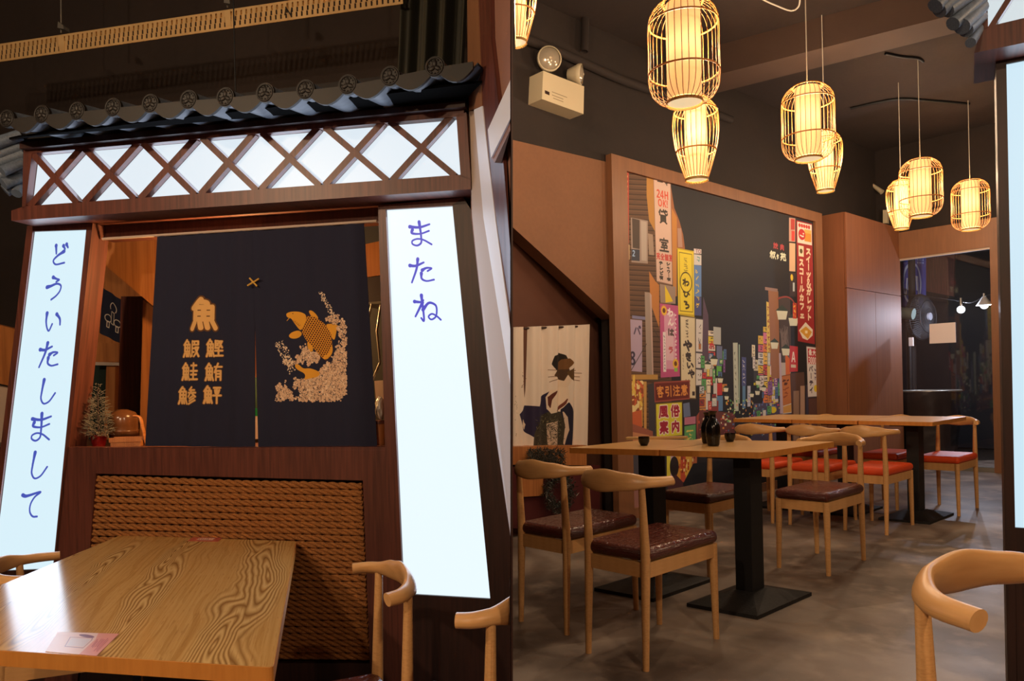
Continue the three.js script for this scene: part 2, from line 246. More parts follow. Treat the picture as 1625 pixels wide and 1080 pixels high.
const tableMap = (seedN, tx, ty) => dataTex(1024, 1024, (x, y) => {      // straight fine grain with a few flame figures
  const flames = [[0.74, 0.22, 0.085, 0.36], [0.70, 0.74, 0.07, 0.3], [0.40, 0.5, 0.07, 0.34], [0.36, 0.98, 0.05, 0.26], [0.12, 0.25, 0.05, 0.3], [0.93, 0.55, 0.04, 0.25]];
  const wob = (fbm(x * 4, y * 3, seedN, 4, 3, 3) - 0.5) * 0.075 + (fbm(x * 12, y * 9, seedN + 4, 12, 9, 2) - 0.5) * 0.022, gap = (a, b) => { const d = Math.abs(a - b); return Math.min(d, 1 - d); };
  let f = 9; for (const [cx, cy, rx, ry] of flames) f = Math.min(f, Math.hypot(gap(x + wob * 1.5, cx) / (rx * 0.85), gap(y + wob * 2, cy) / (ry * 1.45)));
  const t = f * 5.5 - Math.floor(f * 5.5), line = 1 - Math.abs(t * 2 - 1), amp = Math.max(0, Math.min(1, (1.35 - f) * 2)), fine = noise(x * 300, y * 7, seedN + 12, 300, 7), vein = noise((x + wob) * 90, y * 3, seedN + 14, 90, 3), pore = noise(x * 420, y * 30, seedN + 13, 420, 30);
  let c = mix3([205, 162, 98], [184, 138, 76], fine * 0.7 + (vein > 0.7 ? 0.5 : 0)); c = mix3(c, mix3([220, 182, 118], [132, 92, 46], Math.pow(line, 1.6)), amp * 0.85); return mix3(c, [150, 104, 54], pore > 0.82 ? 0.28 : 0);
}, true, 1 / tx, 1 / ty);
M.tableTop = std({ map: tableMap(60, 0.85, 1.5), roughness: 0.15 });
M.tableTopPale = std({ map: dataTex(512, 512, (x, y) => mix3([228, 184, 122], [208, 158, 96], Math.min(1, fbm(x * 60, y * 3, 70, 60, 3, 3) * 0.9 + 0.3 * (noise(x * 200, y * 6, 71, 200, 6) - 0.5))), true, 1 / 0.7, 1 / 0.9), roughness: 0.32 });
M.tableEdge = std({ map: grainTex([206, 138, 64], [184, 116, 50], 3, 30, 7, 0.3, 0.7), roughness: 0.4 });
M.rope = std({ map: dataTex(128, 128, (x, y) => mix3([196, 130, 66], [120, 72, 32], Math.min(1, fbm(x * 40, y * 8, 80, 40, 8, 3) * 1.1)), true, 14, 2), roughness: 0.9, bumpMap: dataTex(128, 128, (x, y) => { const v = 255 * noise(x * 60, y * 16, 81, 60, 16); return [v, v, v]; }, false, 14, 2), bumpScale: 0.002 });
M.tile = std({ map: dataTex(128, 128, (x, y) => mix3([104, 116, 132], [72, 82, 96], fbm(x * 8, y * 8, 82, 8, 8)), true, 4, 4), roughness: 0.5 });
M.tileCap = std({ color: 0x17120f, roughness: 0.55 });
M.tray = std({ map: dataTex(128, 128, (x, y) => mix3([206, 174, 124], [180, 146, 98], fbm(x * 8, y * 8, 83, 8, 8)), true, 2, 2), roughness: 0.5, metalness: 0.25 });
M.steel = std({ color: 0x9a968e, roughness: 0.35, metalness: 0.7 });
M.cream = std({ color: 0xb9a596, roughness: 0.6 });
M.paintedLight = std({ color: 0xdfe1ee, roughness: 0.45 });  // bluish white standing in for light: reflection strip and lit beam face
M.pinkWall = std({ map: dataTex(128, 128, (x, y) => mix3([150, 108, 92], [136, 96, 82], fbm(x * 10, y * 10, 84, 10, 10)), true, 1, 1), roughness: 0.7 });
M.bamboo = std({ map: grainTex([178, 118, 52], [150, 94, 38], 3, 20, 8, 0.2, 0.8), roughness: 0.5 });
M.shade = new THREE.MeshPhysicalMaterial({ color: 0xf3dcae, roughness: 1, transmission: 0.013, thickness: 0, emissive: new THREE.Color(1.0, 0.68, 0.28), emissiveIntensity: 0.34 });
M.shadeDisc = std({ color: 0xf3dcae, roughness: 1, emissive: new THREE.Color(1.0, 0.78, 0.46), emissiveIntensity: 0.75 });
M.cordWhite = std({ color: 0xcfc6b8, roughness: 0.5 });
M.blackGlaze = std({ color: 0x0b0b0d, roughness: 0.16 });
M.plasterWhite = std({ color: 0xcbbd9f, roughness: 0.5 });
M.paper = std({ color: 0xe2d0c8, roughness: 0.8 });
M.glass = new THREE.MeshPhysicalMaterial({ color: 0xffffff, roughness: 0.03, transmission: 1, thickness: 0, ior: 1.5 });
M.gold = std({ color: 0xc99a3c, roughness: 0.6 });

// ---------------------------------------------------------------- frames of reference
const LFLOOR = -0.275, LTABLE = LFLOOR + 0.75, CEIL = 3.84;
const FAC = new Plane(onY(335, 853.5, LTABLE), Math.cos(0.215), Math.sin(0.215));      // the stall front, at the far end of the grained table
const MUR = new Plane(onY(1062, 808, 0), 1.12, -1);                                     // the mural wall
const CABD = 0.27, DOO = new Plane(MUR.W(MUR.S(1432.5, 600, CABD)[0] + 0.004, 0, 1.3), 1, 1.12);                                   // the glazed door wall
const PIL = new Plane(atDepth(1597, 500, 2.5), 0.855, 0.518);                           // the light pillar beside the door aisle
const E1 = [0.766, 0.643], E2 = [0.73, -0.683];                                         // how tables and chairs stand in the dining room
const lean = y => ROLL * (y - EYE);
function clampX(g, side) { const p = g.attributes.position; for (let i = 0; i < p.count; i++) { const lim = lean(p.getY(i)) + side * 0.005; if ((p.getX(i) - lim) * side < 0) p.setX(i, lim); } g.computeVertexNormals(); return g; }   // trims a piece flush with the partition

// ---------------------------------------------------------------- structure: floors, ceiling, outer walls
struct('floor', slab([[lean(0), 3.2], [lean(0), -9.6], [8.5, -9.6], [8.5, 3.2]], 0, -0.45, [0.3, 1]), M.concrete, 'stained grey brown concrete floor of the dining room');
struct('floor_lower', slab([[-4.2, 3.2], [-4.2, -6], [lean(LFLOOR) - 0.004, -6], [lean(LFLOOR) - 0.004, 3.2]], LFLOOR, -0.5, [0.3, 1]), M.concrete, 'concrete floor under the stall tables, two steps lower');
struct('ceiling', slab([[-4.3, 3.3], [-4.3, -10.5], [8.6, -10.5], [8.6, 3.3]], CEIL + 0.15, CEIL, [0, 1]), M.ceiling, 'dark brown painted ceiling');
struct('wall_rear', box(2.1, 1.7, 3.25, 12.9, 4.6, 0.12), M.brownWall);
struct('wall_outer', box(-4.25, 1.7, -1.4, 0.12, 4.6, 9.2), M.darkWall);
struct('wall_aisle', box(8.5, 1.9, -3.1, 0.12, 4.2, 12.9), M.brownWall);
{ // thin partition added to keep stall and dining room light apart; leans slightly
  const g = new THREE.BoxGeometry(0.004, 4.3, 5.4).toNonIndexed(), p = g.attributes.position;
  for (let i = 0; i < p.count; i++) { const y = p.getY(i) + 1.68; p.setXYZ(i, p.getX(i) + lean(y), y, p.getZ(i) - 1.8 - 2.7); }
  g.computeVertexNormals(); struct('wall_added_partition', g, M.laminateDark, 'thin brown partition added between stall and dining room');
}

// ---------------------------------------------------------------- the stall: back of house
struct('wall_stall', clampX(prismSY(FAC, [[-3.2, LFLOOR], [1.05, LFLOOR], [1.05, CEIL], [-3.2, CEIL]], -1.3, -1.42), -1), M.darkWall, 'dark brown wall above and behind the stall roof');
const yCounter = FAC.S(360, 710)[1];
function lightFor(pl, quadPx, off, color, intensity) {   // an area light of the size of a lit panel, just in front of it
  const q = quadPx.map(a => pl.P(a[0], a[1], off)), c = q.reduce((s, a) => s.add(a), V3(0, 0, 0)).multiplyScalar(0.25);
  const top = q[0].clone().add(q[1]).multiplyScalar(0.5), bot = q[2].clone().add(q[3]).multiplyScalar(0.5), up = top.clone().sub(bot);
  const l = new THREE.RectAreaLight(color, intensity, (q[0].distanceTo(q[1]) + q[2].distanceTo(q[3])) / 2 * 0.97, up.length() * 0.97);
  l.position.copy(c).addScaledVector(pl.n, 0.004); l.up.copy(up.normalize()); l.lookAt(c.clone().add(pl.n)); l.castShadow = true; scene.add(l); return l;
}
const COOL = 0xd6e6ff;

{ // lattice light box over the stall
  const OF = 0.12, ty = x => 242 - (x - 50) * 0.0875, by = x => 328 - (x - 39) * 0.0722;
  const t = thing('lattice_light_box', 'long glowing white light box with crossed brown lattice bars over the stall', 'light box');
  const pnl = [[48, 242], [725, 183], [733, 279], [37, 329]];
  const d = part(t, 'diffuser', prism(FAC, pnl, OF - 0.035, OF - 0.05), std({ color: 0x222222, emissive: lin(0.80, 0.90, 0.98), emissiveIntensity: 0.92, roughness: 0.4 }), 'glowing white diffuser');
  part(t, 'top_rail', prism(FAC, [[37, 233], [736, 167], [736, 184], [50, 243], [37, 244]], OF, OF - 0.12), M.laminate);
  part(t, 'bottom_rail', prism(FAC, [[18, 334], [39, 327], [731, 277], [747, 284], [747, 300], [18, 350]], OF, OF - 0.26), M.laminate);
  part(t, 'end_stile', prism(FAC, [[37, 240], [51, 241], [40, 330], [35, 332]], OF, OF - 0.12), M.laminate);
  part(t, 'end_stile', prism(FAC, [[724, 182], [740, 178], [747, 285], [731, 280]], OF, OF - 0.12), M.laminate);
  part(t, 'cornice', prism(FAC, [[31, 226], [738, 160], [738, 169], [31, 236]], OF + 0.03, OF - 0.12), M.laminateDark);
  part(t, 'fascia', prism(FAC, [[31, 190], [738, 105], [738, 161], [31, 227]], OF - 0.02, OF - 0.12), M.nearBlack);  // near-black colour stands in for the shadow under the eave
  const bar = (x0, y0, x1, y1, back) => { const dx = x1 - x0, dy = y1 - y0, l = Math.hypot(dx, dy), nx = -dy / l * 4.9, ny = dx / l * 4.9; return prism(FAC, [[x0 + nx, y0 + ny], [x1 + nx, y1 + ny], [x1 - nx, y1 - ny], [x0 - nx, y0 - ny]], OF - back, OF - 0.034); };
  const tops = [50, 133, 226, 320, 415, 515, 618], bots = [122, 213, 309, 407, 507, 615, 722], b2 = [46, 133, 222, 318, 413, 515, 622], t2 = [128, 218, 309, 402, 504, 607, 715];
  for (let i = 0; i < 7; i++) { part(t, 'lattice_bar', bar(tops[i], ty(tops[i]), bots[i], by(bots[i]), 0.003), M.laminate); part(t, 'lattice_bar', bar(b2[i], by(b2[i]), t2[i], ty(t2[i]), 0.006), M.laminate); }
  settle(t);
  lightFor(FAC, pnl, OF - 0.034, COOL, LIGHT.header);
}
function signTex(w, h, bg, draw) { return canvas(w, h, (g) => { g.fillStyle = bg; g.fillRect(0, 0, w, h); draw(g); }); }
// maps a photo pixel on a flat panel to its texture: the panel is a quad whose uv run 0..1
function quadPanel(pl, px, f, b) {                        // quad prism whose front carries uv 0..1
  const q = px.map(a => pl.S(a[0], a[1], f)), g = prismSY(pl, q, f, b), n = 24, P = [], U = [], I = [];
  for (let j = 0; j <= n; j++) for (let i = 0; i <= n; i++) { const u = i / n, v = j / n, m = k => (q[0][k] * (1 - u) + q[1][k] * u) * (1 - v) + (q[3][k] * (1 - u) + q[2][k] * u) * v, w = pl.W(m(0), m(1), f + 0.0006); P.push(w.x, w.y, w.z); U.push(u, 1 - v); }
  for (let j = 0; j < n; j++) for (let i = 0; i < n; i++) { const a = j * (n + 1) + i; I.push(a, a + n + 1, a + 1, a + 1, a + n + 1, a + n + 2); }
  const f2 = new THREE.BufferGeometry(); f2.setAttribute('position', new THREE.Float32BufferAttribute(P, 3)); f2.setAttribute('uv', new THREE.Float32BufferAttribute(U, 2)); f2.setIndex(I); f2.computeVertexNormals();
  return [f2, g];
}
const signBack = std({ color: 0x8a8f96, roughness: 0.6 });
{ // left sign pillar
  const t = thing('light_sign_pillar', 'leaning light sign with eight blue hiragana characters in a brown frame', 'sign');
  const pnl = [[52, 367], [137, 364], [84, 902], [-14, 906]];
  const tex = signTex(300, 1400, '#d9f1fb', g => {
    const at = [[94, 404], [87, 456], [84, 509], [78, 561], [74, 620], [65, 676], [60, 737], [51, 799]], sz = [36, 38, 38, 42, 42, 46, 46, 46];
    [...'どういたしまして'].forEach((c, i) => {
      const [x, y] = at[i], v = (y - 366) / 538, xl = 52 + (-14 - 52) * v, xr = 137 + (84 - 137) * v, u = (x - xl) / (xr - xl), w = sz[i] / (xr - xl) * 300 * 0.82, h = sz[i] / 538 * 1400 * 1.0;
      glyph(g, c, u * 300 - w / 2, v * 1400 - h / 2, w, h, 13, '#4453b4', 0.7);
    });
  });
  const [f, bk] = quadPanel(FAC, pnl, -0.012, -0.03);
  const d = part(t, 'diffuser', f, std({ color: 0x1c1c1c, emissive: 0xffffff, emissiveMap: tex, emissiveIntensity: 1.0, roughness: 0.4 }), 'glowing panel with blue hiragana');
  part(t, 'backing', bk, signBack);
  part(t, 'stile', prism(FAC, [[43, 358], [52, 366], [-14, 906], [-26, 935]], 0, -0.05), M.laminate);
  part(t, 'stile', prism(FAC, [[137, 363], [147, 354], [86, 930], [84, 902]], 0, -0.1), M.laminate);
  part(t, 'top_rail', prism(FAC, [[43, 358], [147, 354], [137, 364], [52, 367]], 0, -0.1), M.laminate);
  part(t, 'foot_panel', prism(FAC, [[-17, 906], [87, 902], [70, 1100], [-60, 1100]], 0, -0.16), M.laminateDark);
  settle(t); lightFor(FAC, pnl, -0.011, COOL, LIGHT.sign);
}
{ // right sign pillar
  const t = thing('light_sign_pillar', 'leaning light sign with three blue hiragana characters in a dark brown frame', 'sign');
  const pnl = [[612, 332], [718, 326], [778, 949], [640, 941]];
  const tex = signTex(320, 1500, '#e4f3fb', g => {
    const at = [[667, 371], [669, 429], [678, 489]], sz = [40, 41, 44];
    [...'またね'].forEach((c, i) => {
      const [x, y] = at[i], v = (y - 329) / 616, xl = 612 + 28 * v, xr = 718 + 60 * v, u = (x - xl) / (xr - xl), w = sz[i] / (xr - xl) * 320 * 1.02, h = sz[i] / 616 * 1500;
      glyph(g, c, u * 320 - w / 2, v * 1500 - h / 2, w, h, 11.5, '#3b3fbb', 0.7);
    });
  });
  const [f, bk] = quadPanel(FAC, pnl, 0.0, -0.03);
  part(t, 'diffuser', f, std({ color: 0x1c1c1c, emissive: 0xffffff, emissiveMap: tex, emissiveIntensity: 1.08, roughness: 0.4 }), 'glowing panel with blue hiragana');
  part(t, 'backing', bk, signBack);
  part(t, 'stile', prism(FAC, [[600, 326], [612, 331], [640, 942], [643, 1110], [590, 1110], [611, 712]], 0.015, -0.14), M.laminate);
  part(t, 'stile', clampX(prism(FAC, [[718, 325], [735, 313], [752, 340], [800, 680], [812, 800], [812, 960], [778, 950]], 0.015, -0.14), -1), M.laminateDark);
  part(t, 'top_rail', prism(FAC, [[600, 326], [735, 313], [718, 326], [612, 332]], 0.015, -0.14), M.laminate);
  part(t, 'foot_panel', clampX(prism(FAC, [[640, 942], [778, 950], [812, 955], [812, 1140], [643, 1140]], 0.012, -0.14), -1), M.laminateDark);
  settle(t); lightFor(FAC, pnl, 0.001, COOL, LIGHT.sign);
}
{ // the return wall at the stall's end, turned towards the light signs, with its boards and a painted reflection
  const c = FAC.P(742, 340, 0.02), RET = new Plane(c, 0.3, 0.954);
  struct('wall_end', clampX(prism(RET, [[742, -90], [814, -90], [814, 850], [786, 686], [748, 345], [742, 176]], -0.01, -0.05), -1), M.pinkWall, 'pinkish brown return wall at the end of the stall');
  const wood = (name, label, px, f, m) => solo(name, label, 'board', clampX(prism(RET, px, f, -0.008), -1), m);
  wood('trim_board', 'cream board running up beside the three character light sign', [[744, 176], [753, 176], [768, 345], [813, 600], [813, 846], [786, 682], [749, 342]], 0.008, M.cream);
  wood('trim_board', 'pale bluish strip painted as the light box reflection beside the cream board', [[752, 174], [765, 168], [785, 340], [813, 522], [813, 610], [767, 345]], 0.014, M.paintedLight);  // the light box reflection on this wall, built as a pale strip
  wood('trim_board', 'reddish brown post behind the painted reflection', [[757, -60], [777, -60], [779, 60], [792, 174], [813, 395], [813, 522], [785, 340], [765, 168]], 0.01, M.laminate);
  wood('trim_board', 'light brown upright above the cream board', [[741, -60], [757, -60], [765, 168], [744, 176], [742, 100]], 0.012, M.frameBrown);
  const t = thing('brace_beam', 'short slanted beam with its lit face painted pale, fixed to the return wall', 'beam');
  part(t, 'beam_face', clampX(prism(RET, [[774, 206], [813, 127], [813, 188], [779, 251]], 0.04, 0.012), -1), M.paintedLight); part(t, 'beam_underside', clampX(prism(RET, [[779, 251], [813, 188], [813, 206], [785, 258]], 0.034, 0.012), -1), M.frameBrown); settle(t);  // pale colour paints the lit face; the underside stays brown
}
{ // roof of tiles
  const t = thing('tiled_eave', 'dark clay tile eave with round end caps above the lattice light box', 'roof');
  const OF = 0.34, caps = [[13, 189], [68, 182], [124, 177], [181, 171], [240, 165], [301, 159], [359, 155], [422, 148], [486, 143], [553, 135], [620, 122], [691, 107], [758, 96]];
  const W = caps.map(c => FAC.P(c[0], c[1], OF)), slope = 0.16, back = FAC.n.clone().multiplyScalar(-1).add(V3(0, slope, 0)).normalize(), right = FAC.e, up = back.clone().cross(right).normalize().multiplyScalar(-1);
  if (up.y < 0) up.negate();
  const L = 0.42, rC = 0.031;
  for (let i = 0; i < 12; i++) {
    const a = W[i], b = W[i + 1];
    const end = a.clone().addScaledVector(back, L);
    const c = part(t, 'cover_tile', rod(a, end, rC, rC, 18), M.tile);
    const disc = new THREE.CylinderGeometry(rC * 1.12, rC * 1.12, 0.014, 24); disc.rotateX(Math.PI / 2);
    const bits = [disc]; const ring = new THREE.TorusGeometry(rC * 0.92, 0.0035, 6, 24); ring.translate(0, 0, 0.008); bits.push(ring);
    for (let k = 0; k < 3; k++) { const s = new THREE.SphereGeometry(0.0085, 8, 6); s.scale(1, 1.5, 0.7); s.translate(0, 0.011, 0.007); s.rotateZ(k * 2.094); bits.push(s); }
    for (let k = 0; k < 12; k++) { const s = new THREE.SphereGeometry(0.0028, 6, 4); s.translate(Math.cos(k / 12 * 6.283) * rC * 0.72, Math.sin(k / 12 * 6.283) * rC * 0.72, 0.008); bits.push(s); }
    const cg = cleanMerge(bits); cg.applyQuaternion(new THREE.Quaternion().setFromUnitVectors(V3(0, 0, 1), FAC.n)); cg.translate(a.x, a.y, a.z);
    part(c, 'end_cap', cg, M.tileCap, 'round patterned end cap');
    // pan tile: a sagging sheet between two covers, with a patterned front lip
    const nx = 10, P = [], I = [], U = [], len = L, th = 0.008;
    for (const sd of [0, 1]) for (const k of [0, 1]) for (let j = 0; j <= nx; j++) { const u = j / nx, q = a.clone().lerp(b, u).addScaledVector(back, k * len).addScaledVector(up, -0.036 * Math.sin(u * Math.PI) - 0.006 - sd * th); P.push(q.x, q.y, q.z); U.push(u * 0.14, k * len); }
    const n1 = nx + 1, id = (s, k, j) => (s * 2 + k) * n1 + j;
    for (let j = 0; j < nx; j++) { for (const s of [0, 1]) { const A = id(s, 0, j), B = id(s, 0, j + 1), C = id(s, 1, j), D = id(s, 1, j + 1); s ? I.push(A, C, B, B, C, D) : I.push(A, B, C, B, D, C); } for (const k of [0, 1]) { const A = id(0, k, j), B = id(0, k, j + 1), C = id(1, k, j), D = id(1, k, j + 1); I.push(A, C, B, B, C, D); } }
    const g = new THREE.BufferGeometry(); g.setAttribute('position', new THREE.Float32BufferAttribute(P, 3)); g.setAttribute('uv', new THREE.Float32BufferAttribute(U, 2)); g.setIndex(I); g.computeVertexNormals();
    const pan = part(t, 'pan_tile', g, M.tile);
    const lip = [], S = q => { const d = q.clone().sub(FAC.p); return [d.dot(FAC.e), q.y]; };
    for (let j = 1; j < nx; j++) { const q = a.clone().lerp(b, j / nx); q.y += -0.004; lip.push(S(q)); }
    for (let j = nx - 1; j > 0; j--) { const q = a.clone().lerp(b, j / nx); q.y -= 0.012 + 0.05 * Math.sin(j / nx * Math.PI); lip.push(S(q)); }
    part(pan, 'front_lip', prismSY(FAC, lip, OF + 0.008, OF - 0.004), M.tileCap, 'patterned drooping front lip');
  }
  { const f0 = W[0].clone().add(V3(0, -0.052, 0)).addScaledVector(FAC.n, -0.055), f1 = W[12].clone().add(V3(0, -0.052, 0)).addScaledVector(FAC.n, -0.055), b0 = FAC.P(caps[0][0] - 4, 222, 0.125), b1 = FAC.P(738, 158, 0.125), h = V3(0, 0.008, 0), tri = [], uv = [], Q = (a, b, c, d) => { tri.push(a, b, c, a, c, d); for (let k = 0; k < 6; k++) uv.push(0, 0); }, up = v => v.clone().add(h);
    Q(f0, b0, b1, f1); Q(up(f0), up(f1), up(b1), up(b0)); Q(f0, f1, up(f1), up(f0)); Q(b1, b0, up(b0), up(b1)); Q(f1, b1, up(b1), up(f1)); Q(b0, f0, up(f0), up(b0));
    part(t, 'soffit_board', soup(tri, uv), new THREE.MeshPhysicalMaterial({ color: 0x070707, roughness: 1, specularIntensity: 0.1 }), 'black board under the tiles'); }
  settle(t);
  const h = thing('side_eave', 'grey blue roof tiles stepping down at the end of the lattice light box', 'roof');
  const tl = (x0, y0, x1, y1, r, o0, o1) => part(h, 'roof_tile', rod(FAC.P(x0, y0, o0), FAC.P(x1, y1, o1), r, r * 0.9, 14), M.tile);
  tl(-22, 233, 33, 214, 0.026, 0.2, 0.12); tl(-20, 251, 36, 232, 0.024, 0.18, 0.1); tl(-14, 262, 38, 244, 0.03, 0.16, 0.09); tl(3, 272, 38, 257, 0.022, 0.17, 0.1); tl(-12, 282, 37, 268, 0.026, 0.13, 0.08); tl(5, 292, 35, 281, 0.024, 0.14, 0.08); tl(8, 303, 34, 288, 0.026, 0.1, 0.06); tl(26, 307, 36, 292, 0.022, 0.1, 0.06);
  settle(h);
}
{ // perforated cable tray hung above the roof
  const pl = new Plane(FAC.W(0, 0, -0.5), FAC.e.x, FAC.e.z), t = thing('cable_tray', 'long beige perforated cable tray hanging above the tiled eave', 'cable tray');
  const A = pl.S(-40, 76), B = pl.S(640, -26), C = pl.S(640, 2), D = pl.S(-40, 104), ex = [B[0] - A[0], B[1] - A[1]], L = Math.hypot(...ex), hh = Math.abs(A[1] - D[1]);
  const shp = new THREE.Shape([[0, 0], [L, 0], [L, hh], [0, hh]].map(a => new THREE.Vector2(...a)));
  const n = 88; for (let i = 0; i < n; i++) for (let r = 0; r < 3; r++) { const x = (i + 0.5) * L / n + (r - 1) * 0.004, y = hh * (0.24 + 0.26 * r), p = new THREE.Path([[-0.0045, -0.0115], [0.0045, -0.0115], [0.0045, 0.0115], [-0.0045, 0.0115]].map(a => new THREE.Vector2(x + a[0], y + a[1]))); shp.holes.push(p); }
  const g = new THREE.ExtrudeGeometry(shp, { depth: 0.003, bevelEnabled: false }).toNonIndexed(), ang = Math.atan2(ex[1], ex[0]); g.rotateZ(ang); const m = new THREE.Matrix4().makeBasis(pl.e, V3(0, 1, 0), pl.n); g.translate(D[0], D[1], 0); g.applyMatrix4(m); g.translate(pl.p.x, 0, pl.p.z);
  part(t, 'perforated_side', g, M.tray);
  part(t, 'tray_flange', prismSY(pl, [[A[0], A[1] - 0.004], [B[0], B[1] - 0.004], [B[0], B[1]], [A[0], A[1]]], 0, -0.05), M.tray);
  for (const [x, y] of [[97, 66], [361, 26]]) { part(t, 'joint_plate', prism(pl, [[x - 5, y - 9], [x + 4, y - 10], [x + 6, y + 16], [x - 3, y + 17]], 0.006, 0.003), M.tray); part(t, 'hanger_rod', rod(pl.P(x, y - 14, -0.1), pl.P(x - 1, -160, -0.1), 0.004, 0.004, 6), M.steel); part(t, 'hanger_clip', prism(pl, [[x - 5, y - 32], [x + 3, y - 26], [x + 4, y - 20], [x - 6, y - 22]], -0.02, -0.06), M.steel); }
  part(t, 'letter_mark', mergeGeometries([[[452, 24], [454, 11]], [[453, 11], [462, 25]], [[461, 25], [463, 12]]].map(([a, b]) => rod(pl.P(...a, 0.006), pl.P(...b, 0.006), 0.0025, 0.0025, 6))), M.nearBlack, 'hand drawn black N');
  settle(t);
  const c = thing('hanging_sheet', 'dark olive sheet hanging in folds beside the tiled eave', 'sheet');
  part(c, 'sheet', cloth(pl, pl.S(640, -80, -0.1), pl.S(748, -80, -0.1), pl.S(738, 128, -0.1), pl.S(632, 118, -0.1), -0.1, u => 0.035 * Math.sin(u * 21) + 0.015 * Math.sin(u * 47), 60, 6), std({ color: 0x2b2a20, roughness: 0.7 })); settle(c);
}
{ // counter front and rope panel
  const t = thing('stall_counter', 'dark brown wood counter front with rows of twisted rope set in it', 'counter');
  part(t, 'top_band', prism(FAC, [[106, 709], [611, 714], [613, 764], [576, 762], [152, 751], [101, 750]], 0, -0.05), M.laminate);
  part(t, 'side_band', prism(FAC, [[101, 750], [152, 751], [140, 900], [120, 1110], [66, 1110]], 0, -0.05), M.laminate);
  part(t, 'side_band', prism(FAC, [[576, 762], [613, 763], [632, 1110], [590, 1110], [587, 1052]], 0, -0.05), M.laminate);
  part(t, 'foot_band', prism(FAC, [[130, 1052], [587, 1052], [590, 1120], [120, 1120]], 0, -0.05), M.laminateDark);
  part(t, 'backing_board', prism(FAC, [[140, 745], [590, 755], [600, 1075], [120, 1075]], -0.04, -0.055, 0), M.laminateDark);
  const sA = FAC.S(112, 709)[0], sB = FAC.S(611, 713)[0];
  part(t, 'counter_top', prismSY(FAC, [[sA, yCounter - 0.03], [sB, yCounter - 0.03], [sB, yCounter], [sA, yCounter]], -0.002, -0.5), M.laminate);
  const r = new THREE.Group(); r.name = 'rope_panel'; r.userData.label = 'rows of thick twisted brown rope'; t.add(r);
  const rows = 27;
  for (let i = 0; i < rows; i++) {
    const k = (i + 0.5) / rows, l = FAC.S(153 - 13.5 * k * 1.9, 757 + (1047 - 757) * k - 3, -0.012), e = FAC.S(575 + 12 * k, 767 + (1047 - 767) * k, -0.012), len = e[0] - l[0] - 0.004, sp = (FAC.S(400, 760)[1] - FAC.S(400, 1048)[1]) / rows, rr = sp * 0.285, gs = [], turns = len / (sp * 4.6);
    for (let s = 0; s < 3; s++) {
      const pts = [], n = Math.round(turns * 10); for (let m = 0; m <= n; m++) { const q = m / n, ph = q * turns * 6.283 + s * 2.094 + i * 1.3, y = l[1] + (e[1] - l[1]) * q + Math.cos(ph) * rr + Math.sin(q * 9 + i) * 0.0015, s2 = l[0] + 0.002 + len * q; pts.push(FAC.W(s2, y, -0.018 + Math.sin(ph) * rr)); }
      gs.push(new THREE.TubeGeometry(new THREE.CatmullRomCurve3(pts), n, rr * 0.98, 6, false));
    }
    part(r, 'rope', cleanMerge(gs), M.rope);
  }
  settle(t);
}
